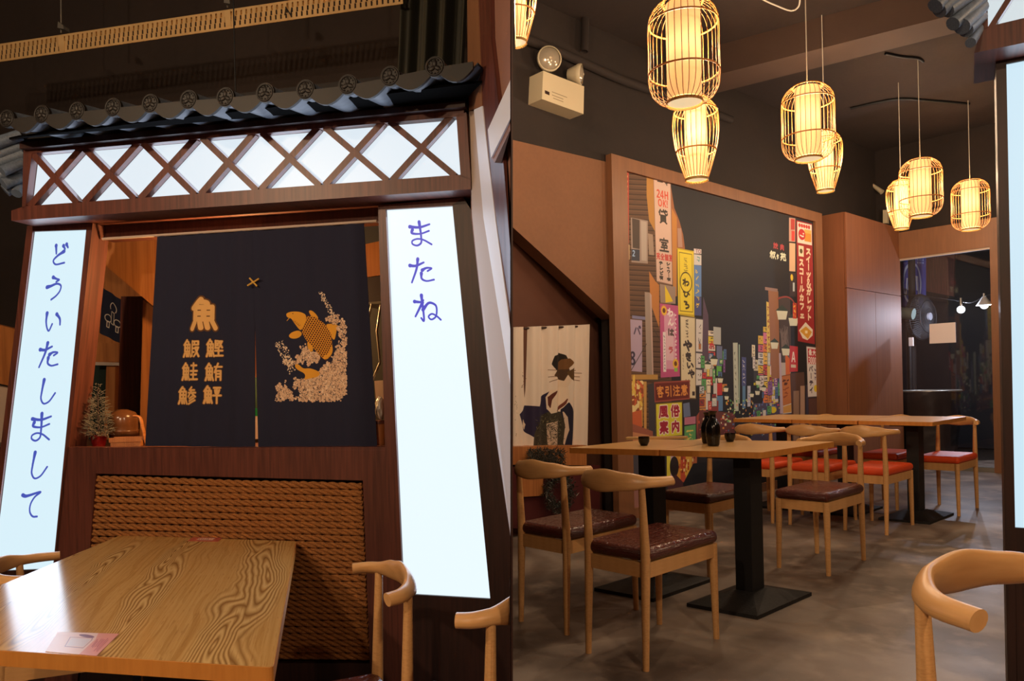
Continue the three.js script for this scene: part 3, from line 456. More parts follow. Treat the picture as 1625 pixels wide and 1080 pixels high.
{ // split curtain over the counter
  const topY = x => 378 - (x - 165) * 0.063;
  solo('curtain_rod', 'slim pale rod carrying the navy split curtain', 'rod', rod(FAC.P(163, 379, -0.05), FAC.P(598, 350.5, -0.05), 0.006, 0.006, 10), M.cream);
  const map = (q) => (x, y, w, h) => { const v0 = (y - q[0][1] - (q[1][1] - q[0][1]) * 0.5) / ((q[2][1] + q[3][1]) / 2 - (q[0][1] + q[1][1]) / 2), xl = q[0][0] + (q[3][0] - q[0][0]) * v0, xr = q[1][0] + (q[2][0] - q[1][0]) * v0; return [(x - xl) / (xr - xl) * w, v0 * h]; };
  const navy = '#15162e', weave = (g, w, h) => { g.fillStyle = navy; g.fillRect(0, 0, w, h); for (let i = 0; i < w; i += 2) { g.fillStyle = `rgba(${40 + 20 * hash(i, 1, 3)},${42 + 20 * hash(i, 2, 3)},70,0.22)`; g.fillRect(i, 0, 1, h); } };
  const qL = [[250, 373], [404, 364], [404, 709], [232, 707]], qR = [[402, 364], [577, 353], [599, 712], [412, 709]];
  const texL = canvas(640, 1280, (g, w, h) => {
    weave(g, w, h); const m = map(qL), W = w / 163, H = h / 340;
    const put = (c, x, y, sx, sy, lw) => { const [u, v] = m(x, y, w, h), gw = sx * W, gh = sy * H; glyph(g, c, u - gw / 2, v - gh / 2, gw, gh, lw * 1.6, '#5d3a1c'); glyph(g, c, u - gw / 2, v - gh / 2, gw, gh, lw, '#d9a866'); };
    put('魚', 325, 498, 42, 50, 30);
    put('鰕', 305.5, 552, 27, 29, 11.5); put('鰹', 341.5, 552, 25, 29, 11.5); put('鮭', 303, 589, 26, 29, 12); put('鮪', 340, 590, 25, 29, 11.5); put('鯵', 299, 627, 29, 29, 12); put('鮃', 338, 626, 25, 29, 12.5);
  });
  const texR = canvas(720, 1280, (g, w, h) => {
    weave(g, w, h); const m = map(qR), K = (x, y) => m(425 + x / 5.4, 450 + y / 5.4, w, h);
    const poly = (pts, c) => { g.fillStyle = c; g.beginPath(); pts.forEach((p, i) => { const q = K(...p), n = K(...pts[(i + 1) % pts.length]), mm = [(q[0] + n[0]) / 2, (q[1] + n[1]) / 2]; i ? g.quadraticCurveTo(...q, ...mm) : g.moveTo(...mm); }); const q = K(...pts[0]), n = K(...pts[1]); g.quadraticCurveTo(...q, (q[0] + n[0]) / 2, (q[1] + n[1]) / 2); g.fill(); };
    const sc = K(100, 0)[0] - K(0, 0)[0], curl = (x, y, r) => { const q = K(x, y), rr = r / 100 * sc; g.fillStyle = '#1c1420'; g.beginPath(); g.arc(...q, rr * 1.18, 0, 7); g.fill(); g.fillStyle = '#d2ad8c'; g.beginPath(); g.arc(...q, rr, 0, 7); g.fill(); g.strokeStyle = '#3a2420'; g.lineWidth = Math.max(1, rr * 0.14); g.beginPath(); g.arc(q[0], q[1], rr * 0.55, R(0, 6), R(6, 10)); g.stroke(); };
    const O = '#d8982c';
    poly([[490, 350], [560, 345], [605, 350], [595, 400], [578, 500], [545, 450]], O);                     // far fin
    poly([[360, 235], [385, 225], [425, 265], [445, 310], [390, 290]], O); poly([[178, 440], [215, 405], [280, 395], [315, 430], [270, 465], [205, 468]], O);
    const blobs = [[560, 310, 70, 38], [640, 400, 38, 90], [640, 560, 42, 120], [620, 700, 62, 120], [560, 790, 115, 115], [470, 870, 150, 85], [380, 920, 115, 65], [320, 860, 85, 55], [340, 590, 52, 62], [390, 640, 60, 48], [290, 650, 60, 28], [190, 670, 38, 22], [110, 880, 42, 38], [150, 940, 58, 42], [110, 985, 50, 16], [220, 985, 60, 16], [310, 1000, 38, 22], [440, 990, 80, 24], [560, 960, 100, 52], [640, 900, 38, 85], [270, 830, 48, 26]];
    const inFoam = (x, y) => { const wx = x + 26 * (noise(x / 26, y / 26, 96) - 0.5) * 2, wy = y + 26 * (noise(x / 26 + 50, y / 26, 96) - 0.5) * 2; return x < 676 && y < 1008 && blobs.some(b => ((wx - b[0]) / b[2]) ** 2 + ((wy - b[1]) / b[3]) ** 2 < 1); };
    const foam = () => { for (let i = 0; i < 5200; i++) { const x = R(60, 690), y = R(270, 1015); if (!inFoam(x, y)) continue; const q = K(x, y), r = R(3, 10) / 100 * sc; g.fillStyle = i % 5 ? '#d2ad8c' : '#e2c6a8'; g.beginPath(); g.arc(...q, r, 0, 7); g.fill(); if (i % 3 === 0) { g.strokeStyle = '#2a1a20'; g.lineWidth = 1.6; g.beginPath(); g.arc(q[0], q[1], r * R(0.7, 1.5), R(0, 6.3), R(6.5, 9.5)); g.stroke(); } } };
    foam();
    poly([[350, 265], [420, 290], [500, 350], [548, 440], [562, 530], [552, 620], [500, 660], [465, 630], [410, 560], [350, 490], [295, 405]], O);
    g.save(); g.beginPath(); [[346, 262], [422, 290], [502, 350], [552, 440], [566, 530], [556, 622], [500, 664], [462, 634], [406, 560], [346, 490], [296, 405]].forEach((p, i) => i ? g.lineTo(...K(...p)) : g.moveTo(...K(...p))); g.clip();
    for (let i = 0; i < 28; i++) for (let j = 0; j < 18; j++) { const a = 285 + j * 21 + (i % 2) * 10.5, b = 255 + i * 16, x = a + (b - 255) * 0.12, y = b + (a - 285) * -0.1, q = K(x, y); g.fillStyle = '#54240f'; g.save(); g.translate(...q); g.rotate(-0.5); g.scale(sc / 100, sc / 100); g.beginPath(); g.ellipse(0, 0, 8, 6, 0, 0, 7); g.fill(); g.restore(); }
    g.restore();
    poly([[160, 245], [215, 230], [290, 238], [352, 266], [335, 345], [298, 405], [262, 372], [225, 325], [205, 290], [168, 282]], O);
    g.strokeStyle = '#7c4a12'; g.lineWidth = 2; for (let i = 0; i < 4; i++) { const q = K(235 + i * 15, 312 + i * 12); g.beginPath(); g.arc(...q, 7, 0, 4); g.stroke(); } { const q = K(218, 250); g.fillStyle = '#3a2208'; g.beginPath(); g.arc(...q, 3, 0, 7); g.fill(); g.strokeStyle = O; g.lineWidth = 4; g.beginPath(); g.moveTo(...K(190, 285)); g.lineTo(...K(168, 312)); g.stroke(); }
    poly([[350, 498], [372, 505], [400, 540], [402, 585], [368, 580]], O); poly([[470, 625], [530, 600], [558, 520], [566, 580], [545, 625], [490, 655]], O);
    for (let i = 0; i < 2600; i++) { const x = R(60, 690), y = R(560, 1015); if (!inFoam(x, y) || (x > 440 && x < 560 && y < 640)) continue; const q = K(x, y), r = R(3, 10) / 100 * sc; g.fillStyle = i % 5 ? '#d2ad8c' : '#e2c6a8'; g.beginPath(); g.arc(...q, r, 0, 7); g.fill(); if (i % 3 === 0) { g.strokeStyle = '#2a1a20'; g.lineWidth = 1.6; g.beginPath(); g.arc(q[0], q[1], r * R(0.7, 1.5), R(0, 6.3), R(6.5, 9.5)); g.stroke(); } }
    poly([[230, 690], [270, 685], [320, 730], [380, 720], [460, 760], [440, 800], [360, 815], [325, 825], [345, 770], [250, 735]], O);
    g.fillStyle = '#d8bfa0'; for (let i = 0; i < 120; i++) { const k = rnd(), q = K(455 + k * 110 + R(-20, 20), 80 + k * 190 + R(-20, 20)); g.beginPath(); g.arc(...q, R(1, 4.5), 0, 7); g.fill(); } for (let i = 0; i < 140; i++) { const k = rnd(), q = K(95 + k * 120 + R(-35, 40), 480 + k * 260 + R(-30, 40)); g.beginPath(); g.arc(...q, R(1, 5.5), 0, 7); g.fill(); }
  });
  const t = thing('split_curtain', 'navy split curtain with gold fish characters and an orange carp above the counter', 'curtain');
  const S = (q, o) => q.map(a => FAC.S(a[0], a[1], o));
  const mk = (tex) => std({ map: tex, roughness: 0.92 });
  const w1 = (u, v) => 0.006 * Math.sin(u * 15 + 1) * (0.3 + v) + 0.004 * Math.sin(u * 31), w2 = (u, v) => 0.006 * Math.sin(u * 13 + 2) * (0.3 + v) + 0.004 * Math.sin(u * 29 + 1);
  part(t, 'cloth_panel', cloth(FAC, ...S(qL, -0.052), -0.052, w1), mk(texL), 'cloth half with gold fish characters');
  part(t, 'cloth_panel', cloth(FAC, ...S(qR, -0.052), -0.052, w2), mk(texR), 'cloth half with orange carp in waves');
  part(t, 'cross_stitch', mergeGeometries([rod(FAC.P(393, 453, -0.035), FAC.P(411, 442, -0.035), 0.0038), rod(FAC.P(396, 441, -0.035), FAC.P(408, 454, -0.035), 0.0038)]), M.gold, 'yellow cross stitch');
  settle(t);
}
{ // lintel and the room behind the curtain
  struct('trim_1', prism(FAC, [[146, 325], [602, 300], [602, 353], [166, 381], [146, 360]], -0.075, -0.13), M.laminate, 'dark brown lintel over the counter opening');
  struct('wall_kitchen', clampX(prism(FAC, [[90, 340], [640, 300], [640, 720], [90, 720]], -1.26, -1.3), -1), M.kitchenWood, 'orange brown wood wall behind the counter');
  struct('floor_kitchen', clampX(prismSY(FAC, [[-1.9, yCounter - 0.06], [0.85, yCounter - 0.06], [0.85, yCounter - 0.031], [-1.9, yCounter - 0.031]], -0.5, -1.28), -1), M.laminateDark);
  const sl = (n, l, px, f, b, m) => solo(n, l, 'panel', prism(FAC, px, f, b), m);
  sl('bulkhead', 'orange wood bulkhead with slanted lower edge behind the curtain', [[150, 360], [300, 360], [300, 530], [245, 487], [167, 421], [150, 408]], -0.5, -0.56, M.kitchenWood);
  sl('kitchen_post', 'dark brown post behind the counter', [[192, 470], [231, 470], [229, 712], [185, 712]], -0.72, -0.9, M.laminate);
  sl('kitchen_post', 'narrow orange wood post touching the navy curtain', [[227, 476], [250, 492], [242, 712], [221, 712]], -0.6, -0.66, M.kitchenWood);
  sl('kitchen_lintel', 'orange wood lintel behind the small navy curtain', [[150, 543], [196, 545], [192, 574], [146, 573]], -1.0, -1.05, M.kitchenWood);
  sl('kitchen_lintel', 'pale window head under the orange lintel', [[148, 574], [190, 575], [190, 580], [148, 579]], -0.98, -1.02, M.cream);
  sl('window_post', 'thin orange window post behind the little tree', [[169, 579], [183, 579], [180, 712], [164, 712]], -1.0, -1.04, M.kitchenWood);
  sl('window_pane', 'dark green window pane behind the little tree', [[146, 579], [190, 579], [188, 712], [140, 712]], -1.05, -1.07, std({ color: 0x25302c, roughness: 0.15 }));
  const q = [[163, 456], [196, 478], [193, 546], [158, 528]];
  solo('small_curtain', 'small navy curtain with a white outlined emblem behind the counter', 'curtain', cloth(FAC, ...q.map(a => FAC.S(a[0], a[1], -0.95)), -0.95, u => 0.006 * Math.sin(u * 12), 24, 10), std({ roughness: 0.9, map: canvas(200, 300, (g, w, h) => { g.fillStyle = '#191c33'; g.fillRect(0, 0, w, h); g.strokeStyle = '#d9cbb8'; g.lineWidth = 6; g.lineJoin = 'round'; g.beginPath(); g.arc(110, 90, 34, 2.6, 7.0); g.stroke(); g.strokeRect(92, 118, 34, 80); for (const s of [-1, 1]) { g.beginPath(); g.arc(110 + s * 44, 176, 24, 0, 7); g.stroke(); g.strokeRect(110 + s * 44 - 8, 196, 16, 40); } }) }));
  const bulb = V3(...FAC.W(0.05, 1.5, -0.17).toArray()), t = thing('added_kitchen_bulb', 'added unseen bare bulb lighting the wood behind the navy curtain', 'lamp');  // hidden bulb added to brighten the wood behind the counter
  part(t, 'bulb', new THREE.SphereGeometry(0.045, 16, 12).translate(...bulb.toArray()), std({ color: 0x332a20, emissive: lin(1, 0.7, 0.4), emissiveIntensity: 2 })); part(t, 'cord', rod(bulb.clone().add(V3(0, 0.045, 0)), bulb.clone().setY(CEIL), 0.003), M.blackMetal); settle(t);
  const l = new THREE.PointLight(0xffc27a, LIGHT.kitchen); l.position.copy(bulb); l.castShadow = true; l.shadow.radius = 2; scene.add(l);
}
{ // small things on the counter
  const base = yCounter + 0.001, P = (px, off) => { const s = FAC.S(px, 708, off)[0]; return FAC.W(s, base, off); };
  { const c = P(157, -0.1), t = thing('small_christmas_tree', 'tiny frosted Christmas tree in a red foil pot on the counter', 'tree'), H = 0.235, rr = 0.07;
    part(t, 'pot', new THREE.CylinderGeometry(0.034, 0.026, 0.05, 14).translate(c.x, base + 0.025, c.z), std({ color: 0x7a1414, roughness: 0.25, metalness: 0.5 }));
    part(t, 'trunk', rod(V3(c.x, base + 0.04, c.z), V3(c.x, base + H + 0.02, c.z), 0.005, 0.002, 6), M.laminateDark);
    const gs = []; for (let i = 0; i < 620; i++) { const k = Math.sqrt(rnd()), y = base + 0.05 + (1 - k) * H, a = rnd() * 6.283, r = rr * (k * 0.95 + 0.08) * R(0.35, 1), o = V3(c.x + Math.cos(a) * r, y, c.z + Math.sin(a) * r); gs.push(rod(o, o.clone().add(V3(Math.cos(a + R(-1, 1)) * 0.018, R(-0.008, 0.016), Math.sin(a + R(-1, 1)) * 0.018)), 0.0016, 0.0005, 4)); }
    const n = part(t, 'needles', mergeGeometries(gs), std({ color: 0x7a7262, roughness: 0.8 }), 'frosted grey green needles'); n.userData.kind = 'stuff';
    const fs = []; for (let i = 0; i < 16; i++) { const a = i / 16 * 6.283, q = new THREE.TetrahedronGeometry(0.014); q.rotateX(rnd() * 3); q.translate(c.x + Math.cos(a) * 0.035, base + 0.05 + R(-0.01, 0.008), c.z + Math.sin(a) * 0.035); fs.push(q); } part(t, 'foil_rim', mergeGeometries(fs), std({ color: 0xb8a890, roughness: 0.2, metalness: 0.8 }), 'crumpled silver foil'); settle(t); }
  { const c = P(196, -0.2), t = thing('wooden_tub', 'glossy brown lidded tub behind the little tree', 'tub'); const pr = [[0, 0.03], [0.062, 0.03], [0.066, 0.06], [0.066, 0.062], [0.063, 0.065], [0.063, 0.085], [0.064, 0.12], [0.052, 0.145], [0.02, 0.158], [0, 0.16]].map(a => new THREE.Vector2(...a));
    part(t, 'tub_body', new THREE.LatheGeometry(pr, 28).translate(c.x, base, c.z), std({ color: 0x5c3820, roughness: 0.2 })); part(t, 'tub_foot', new THREE.CylinderGeometry(0.05, 0.055, 0.03, 20).translate(c.x, base + 0.015, c.z), M.laminateDark); settle(t); }
  { const c = P(203, -0.1), t = thing('small_wooden_crate', 'small pale wooden crate on the counter', 'crate'), ry = 0.2; const gs = [[0, 0.012, 0, 0.12, 0.024, 0.07], [0, 0.03, 0.036, 0.13, 0.02, 0.006], [0, 0.03, -0.036, 0.13, 0.02, 0.006]]; for (const [x, y, z, w, h, d] of gs) part(t, 'crate_board', box(x, y, z, w, h, d).rotateY(ry).translate(c.x, base, c.z), M.kitchenWood); settle(t); }
  { const c = P(224, -0.14), t = thing('spoon_rest', 'curved wooden scoop leaning beside the tub', 'scoop'); part(t, 'scoop', sweep([V3(c.x - 0.03, base + 0.13, c.z), V3(c.x - 0.005, base + 0.125, c.z), V3(c.x + 0.01, base + 0.07, c.z), V3(c.x + 0.022, base + 0.004, c.z)], [[0.012, 0.005], [0.014, 0.006], [0.012, 0.005]], 20, 8), M.kitchenWood); settle(t); }
  { const c = P(407, -0.3); const t = thing('labelled_bottle', 'tall bottle with green and white label seen through the curtain slit', 'bottle'); const pr = [[0, 0], [0.04, 0], [0.04, 0.17], [0.015, 0.22], [0.015, 0.29], [0, 0.29]].map(a => new THREE.Vector2(...a)); part(t, 'bottle_body', new THREE.LatheGeometry(pr, 24).translate(c.x, base, c.z), std({ color: 0x394a3a, roughness: 0.1 })); part(t, 'label_band', new THREE.CylinderGeometry(0.0408, 0.0408, 0.11, 24, 1, true).translate(c.x, base + 0.07, c.z), M.paper, 'white label'); part(t, 'label_stripe', new THREE.CylinderGeometry(0.0412, 0.0412, 0.035, 24, 1, true).translate(c.x, base + 0.135, c.z), std({ color: 0x1f8a4a, roughness: 0.4 }), 'green stripe'); settle(t); }
  // shelf stuff seen beside the right edge of the curtain
  struct('wall_shelf', clampX(prism(FAC, [[560, 345], [640, 340], [640, 716], [570, 716]], -0.62, -0.64), -1), M.nearBlack);
  const pr = (n, l, c, px, f, b, m) => solo(n, l, c, prism(FAC, px, f, b), m);
  pr('cardboard_carton', 'pale cardboard carton on the top shelf beside the curtain', 'box', [[576, 388], [604, 382], [606, 436], [578, 440]], -0.3, -0.45, M.kitchenWood);
  pr('dark_carton', 'dark purple carton under the pale carton', 'box', [[578, 441], [607, 437], [610, 478], [580, 480]], -0.3, -0.45, std({ color: 0x2a1c24, roughness: 0.5 }));
  pr('shelf_board', 'thin shelf board under the dark carton', 'shelf', [[574, 480], [612, 477], [612, 481], [574, 484]], -0.26, -0.5, M.steel);
  const t = thing('wire_stand', 'bent steel tube stand beside the curtain edge', 'stand'); for (const [a, b] of [[[590, 482], [584, 510]], [[584, 510], [588, 600]], [[604, 484], [598, 525]], [[598, 525], [603, 575]], [[603, 575], [590, 605]], [[590, 605], [596, 712]]]) part(t, 'steel_tube', rod(FAC.P(...a, -0.26), FAC.P(...b, -0.26), 0.005), M.steel); settle(t);
  pr('white_carton', 'small white carton low beside the curtain', 'box', [[594, 604], [608, 603], [611, 640], [597, 641]], -0.24, -0.3, M.paper);
  { const c = P(604, -0.1), tt = thing('wooden_jar', 'small round wooden jar at the counter end by the light sign', 'jar'); part(tt, 'jar_body', new THREE.CylinderGeometry(0.026, 0.022, 0.085, 18).translate(c.x - 0.004, base + 0.0425, c.z), M.kitchenWood); part(tt, 'jar_lid', new THREE.CylinderGeometry(0.028, 0.028, 0.014, 18).translate(c.x - 0.004, base + 0.092, c.z), M.laminate); settle(tt);
    const bg = new THREE.IcosahedronGeometry(0.032, 2), p = bg.attributes.position; for (let i = 0; i < p.count; i++) { const k = 1 + 0.35 * (noise(p.getX(i) * 90, p.getY(i) * 90, 91) - 0.5); p.setXYZ(i, p.getX(i) * 0.6 * k, p.getY(i) * 1.5 * k, p.getZ(i) * k); } bg.computeVertexNormals(); bg.translate(c.x, base + 0.15, c.z); solo('plastic_bag', 'crumpled clear plastic bag above the wooden jar', 'bag', bg, std({ color: 0xb9b4ac, roughness: 0.25 })); }
  pr('wall_board', 'orange wood board on the dark wall beyond the eight character sign', 'board', [[-30, 508], [24, 522], [16, 612], [-40, 600]], -0.9, -0.94, M.kitchenWood);
  pr('wall_board', 'grey brown board below the orange one beyond the sign', 'board', [[-40, 606], [15, 616], [4, 760], [-60, 750]], -0.9, -0.94, M.cream);
}

// ---------------------------------------------------------------- chairs with horn-shaped backs
function chairGeo(w, d, hornY, reach = 0.12, bow = 0.075) {
  const leg = (x, z, top, back) => { const bz = back ? z - 0.015 : z + 0.005, k = 0.42; return back ? cleanMerge([rod(V3(x, 0, bz), V3(x * 0.985, k, z), 0.0125, 0.019, 12), rod(V3(x * 0.985, k, z), V3(x * 0.97, top, z - 0.012), 0.019, 0.0125, 12)]) : rod(V3(x * 1.02, 0, bz), V3(x * 0.98, top, z), 0.0125, 0.019, 12); };
  const ex = w / 2 + 0.04, zb = -d / 2, cush = new RoundedBoxGeometry(w + 0.035, 0.05, d + 0.03, 5, 0.024); { const p = cush.attributes.position; for (let i = 0; i < p.count; i++) { const u = p.getX(i) / (w / 2 + 0.02), v = p.getZ(i) / (d / 2 + 0.02), q = Math.max(0, 1 - u * u) * Math.max(0, 1 - v * v); p.setY(i, p.getY(i) + (p.getY(i) > 0 ? 0.012 * Math.sqrt(q) : 0) + 0.0025 * noise(p.getX(i) * 30 + 9, p.getZ(i) * 30 + 9, 95)); } cush.computeVertexNormals(); cush.translate(0, 0.425, 0.005); }
  return {
    back: [leg(-w / 2, zb, hornY - 0.01, true), leg(w / 2, zb, hornY - 0.01, true)], front: [leg(-w / 2, d / 2, 0.4, false), leg(w / 2, d / 2, 0.4, false)],
    rails: [box(0, 0.372, d / 2, w, 0.056, 0.02), box(0, 0.372, zb, w, 0.056, 0.02), box(-w / 2, 0.372, 0, 0.02, 0.056, d), box(w / 2, 0.372, 0, 0.02, 0.056, d)],
    seat: cush, horn: sweep([V3(-ex, hornY, zb + reach), V3(-ex * 0.93, hornY + 0.002, zb + reach * 0.3), V3(-ex * 0.55, hornY + 0.006, zb - bow * 0.66), V3(0, hornY + 0.008, zb - bow), V3(ex * 0.55, hornY + 0.006, zb - bow * 0.66), V3(ex * 0.93, hornY + 0.002, zb + reach * 0.3), V3(ex, hornY, zb + reach)], [[0.017, 0.018], [0.018, 0.02], [0.016, 0.034], [0.013, 0.044], [0.016, 0.034], [0.018, 0.02], [0.017, 0.018]], 44, 14, -0.25),
  };
}
const protoDining = chairGeo(0.28, 0.47, 0.7), protoStall = chairGeo(0.32, 0.38, 0.78, 0.06, 0.05), protoAisle = chairGeo(0.36, 0.4, 0.7);
function chair(geo, seatMat, x, y, z, fx, fz, label, group, shape) {
  const t = thing('horn_back_chair', label, 'chair', group), f = shape || (g => g);
  t.position.set(x, y, z); if (!shape) t.rotation.y = Math.atan2(fx, fz);
  for (const g of [...geo.back, ...geo.front]) part(t, 'leg', f(g), M.beech);
  for (const g of geo.rails) part(t, 'seat_rail', f(g), M.beech);
  part(t, 'seat', f(geo.seat), seatMat, seatMat === M.orangeSeat ? 'orange padded seat' : 'glossy dark brown padded seat'); part(t, 'horn_backrest', f(geo.horn), M.beech, 'curved horn shaped back rail');
  return t;
}
// ---------------------------------------------------------------- the stall table and its chairs
{
  const t = thing('dining_table', 'glossy table with bold wavy wood grain pushed against the rope panel', 'table');
  const q = [[190, 849], [470, 858], [434, 1059], [-216, 1018]].map(a => { const p = onY(a[0], a[1], LTABLE); return [p.x, p.z]; }), rp = roundPoly(q, 0.02), dir = [q[2][0] - q[1][0], q[2][1] - q[1][1]];
  part(t, 'tabletop', slab(insetPoly(rp, 0.0025), LTABLE, LTABLE - 0.036, dir), M.tableTop); part(t, 'edge_band', ringBand(rp, LTABLE - 0.0008, LTABLE - 0.037, 0.003), M.tableEdge, 'orange wood edge band');
  const c = q.reduce((s, a) => [s[0] + a[0] / 4, s[1] + a[1] / 4], [0, 0]);
  part(t, 'post', box(c[0] - 0.1, LFLOOR + 0.365, c[1], 0.09, 0.69, 0.09, 0.2), M.blackMetal); part(t, 'base_plate', box(c[0] - 0.1, LFLOOR + 0.01, c[1], 0.5, 0.02, 0.5, 0.2), M.blackCast);
  settle(t);
  const card = (px, h, name, label, draw) => { const p = px.map(a => onY(a[0], a[1], LTABLE + 0.0012)), P = [], U = [0, 1, 1, 1, 1, 0, 0, 0]; p.forEach(v => P.push(v.x, v.y, v.z)); const g = new THREE.BufferGeometry(); p.forEach(v => P.push(v.x, v.y - 0.001, v.z)); g.setAttribute('position', new THREE.Float32BufferAttribute(P, 3)); g.setAttribute('uv', new THREE.Float32BufferAttribute([...U, ...U], 2)); const I = [0, 3, 1, 1, 3, 2, 4, 5, 7, 5, 6, 7]; for (let i = 0; i < 4; i++) { const j = (i + 1) % 4; I.push(i, j, i + 4, j, j + 4, i + 4); } g.setIndex(I); const f = g.toNonIndexed(); f.computeVertexNormals(); solo(name, label, 'card', f, std({ roughness: 0.3, map: canvas(256, 128, draw) })); };
  card([[92, 1002], [189, 1005], [153, 1040], [72, 1033]], 0, 'table_card', 'pink and white printed card stuck on the near end of the grained table', (g, w, h) => { g.fillStyle = '#e2c0b8'; g.fillRect(0, 0, w, h); g.fillStyle = '#d98f80'; g.fillRect(170, 0, 86, h); g.strokeStyle = '#8a6a86'; g.lineWidth = 3; g.strokeRect(64, 34, 92, 60); g.fillStyle = '#cfc3cc'; g.fillRect(70, 40, 80, 48); g.strokeStyle = '#a03040'; for (let i = 0; i < 7; i++) { g.beginPath(); g.moveTo(180 + i * 9, 30 + hash(i, 1, 2) * 30); g.lineTo(190 + i * 8, 80 + hash(i, 2, 2) * 30); g.stroke(); } g.fillStyle = '#7a3a52'; g.beginPath(); g.ellipse(128, 22, 34, 9, 0.2, 0, 7); g.fill(); });
  card([[306, 852], [353, 852.5], [346, 858.5], [298, 857.5]], 0, 'table_card', 'small red printed card at the rope end of the grained table', (g, w, h) => { g.fillStyle = '#b8554a'; g.fillRect(0, 0, w, h); g.fillStyle = '#e0b8a8'; g.fillRect(60, 20, 140, 80); g.strokeStyle = '#8a2a2a'; g.lineWidth = 5; for (let i = 0; i < 6; i++) { g.beginPath(); g.moveTo(74 + i * 20, 36); g.lineTo(84 + i * 18, 88); g.stroke(); } });
}
{
  const HY = LFLOOR + 0.78;
  const a = onY(561, 903, HY), b = onY(613, 950, HY), f = [-(b.z - a.z), b.x - a.x], l = Math.hypot(...f), fx = f[0] / l, fz = f[1] / l, mid = a.clone().add(b).multiplyScalar(0.5);
  chair(protoStall, M.brownSeat, mid.x + fx * 0.13, LFLOOR, mid.z + fz * 0.13, fx, fz, 'horn back chair tucked in at the grained table beside the three character sign');
  const c = onY(95, 881, LFLOOR + 0.7), gx = 0.93, gz = -0.37;        // far end of its horn
  const px = -gz, pz = gx;                                   // its side direction
  chair(protoAisle, M.brownSeat, c.x + gx * 0.08 + px * 0.22, LFLOOR, c.z + gz * 0.08 + pz * 0.22, gx, gz, 'horn back chair at the grained table below the eight character sign');
  const e = onY(724, 984, HY), hx = -0.88, hz = -0.475, rx = -hz, rz = hx, ox = e.x + hx * 0.13 + rx * 0.2, oz = e.z + hz * 0.13 + rz * 0.2, ang = Math.atan2(hx, hz);
  chair(protoStall, M.brownSeat, ox, LFLOOR, oz, hx, hz, 'horn back chair standing flush against the thin partition', null, g => { const h = g.clone(); h.rotateY(ang); const p = h.attributes.position; for (let i = 0; i < p.count; i++) { const lim = lean(p.getY(i) + LFLOOR) - 0.006 - ox; if (p.getX(i) > lim) p.setX(i, lim); } h.computeVertexNormals(); return h; });
}
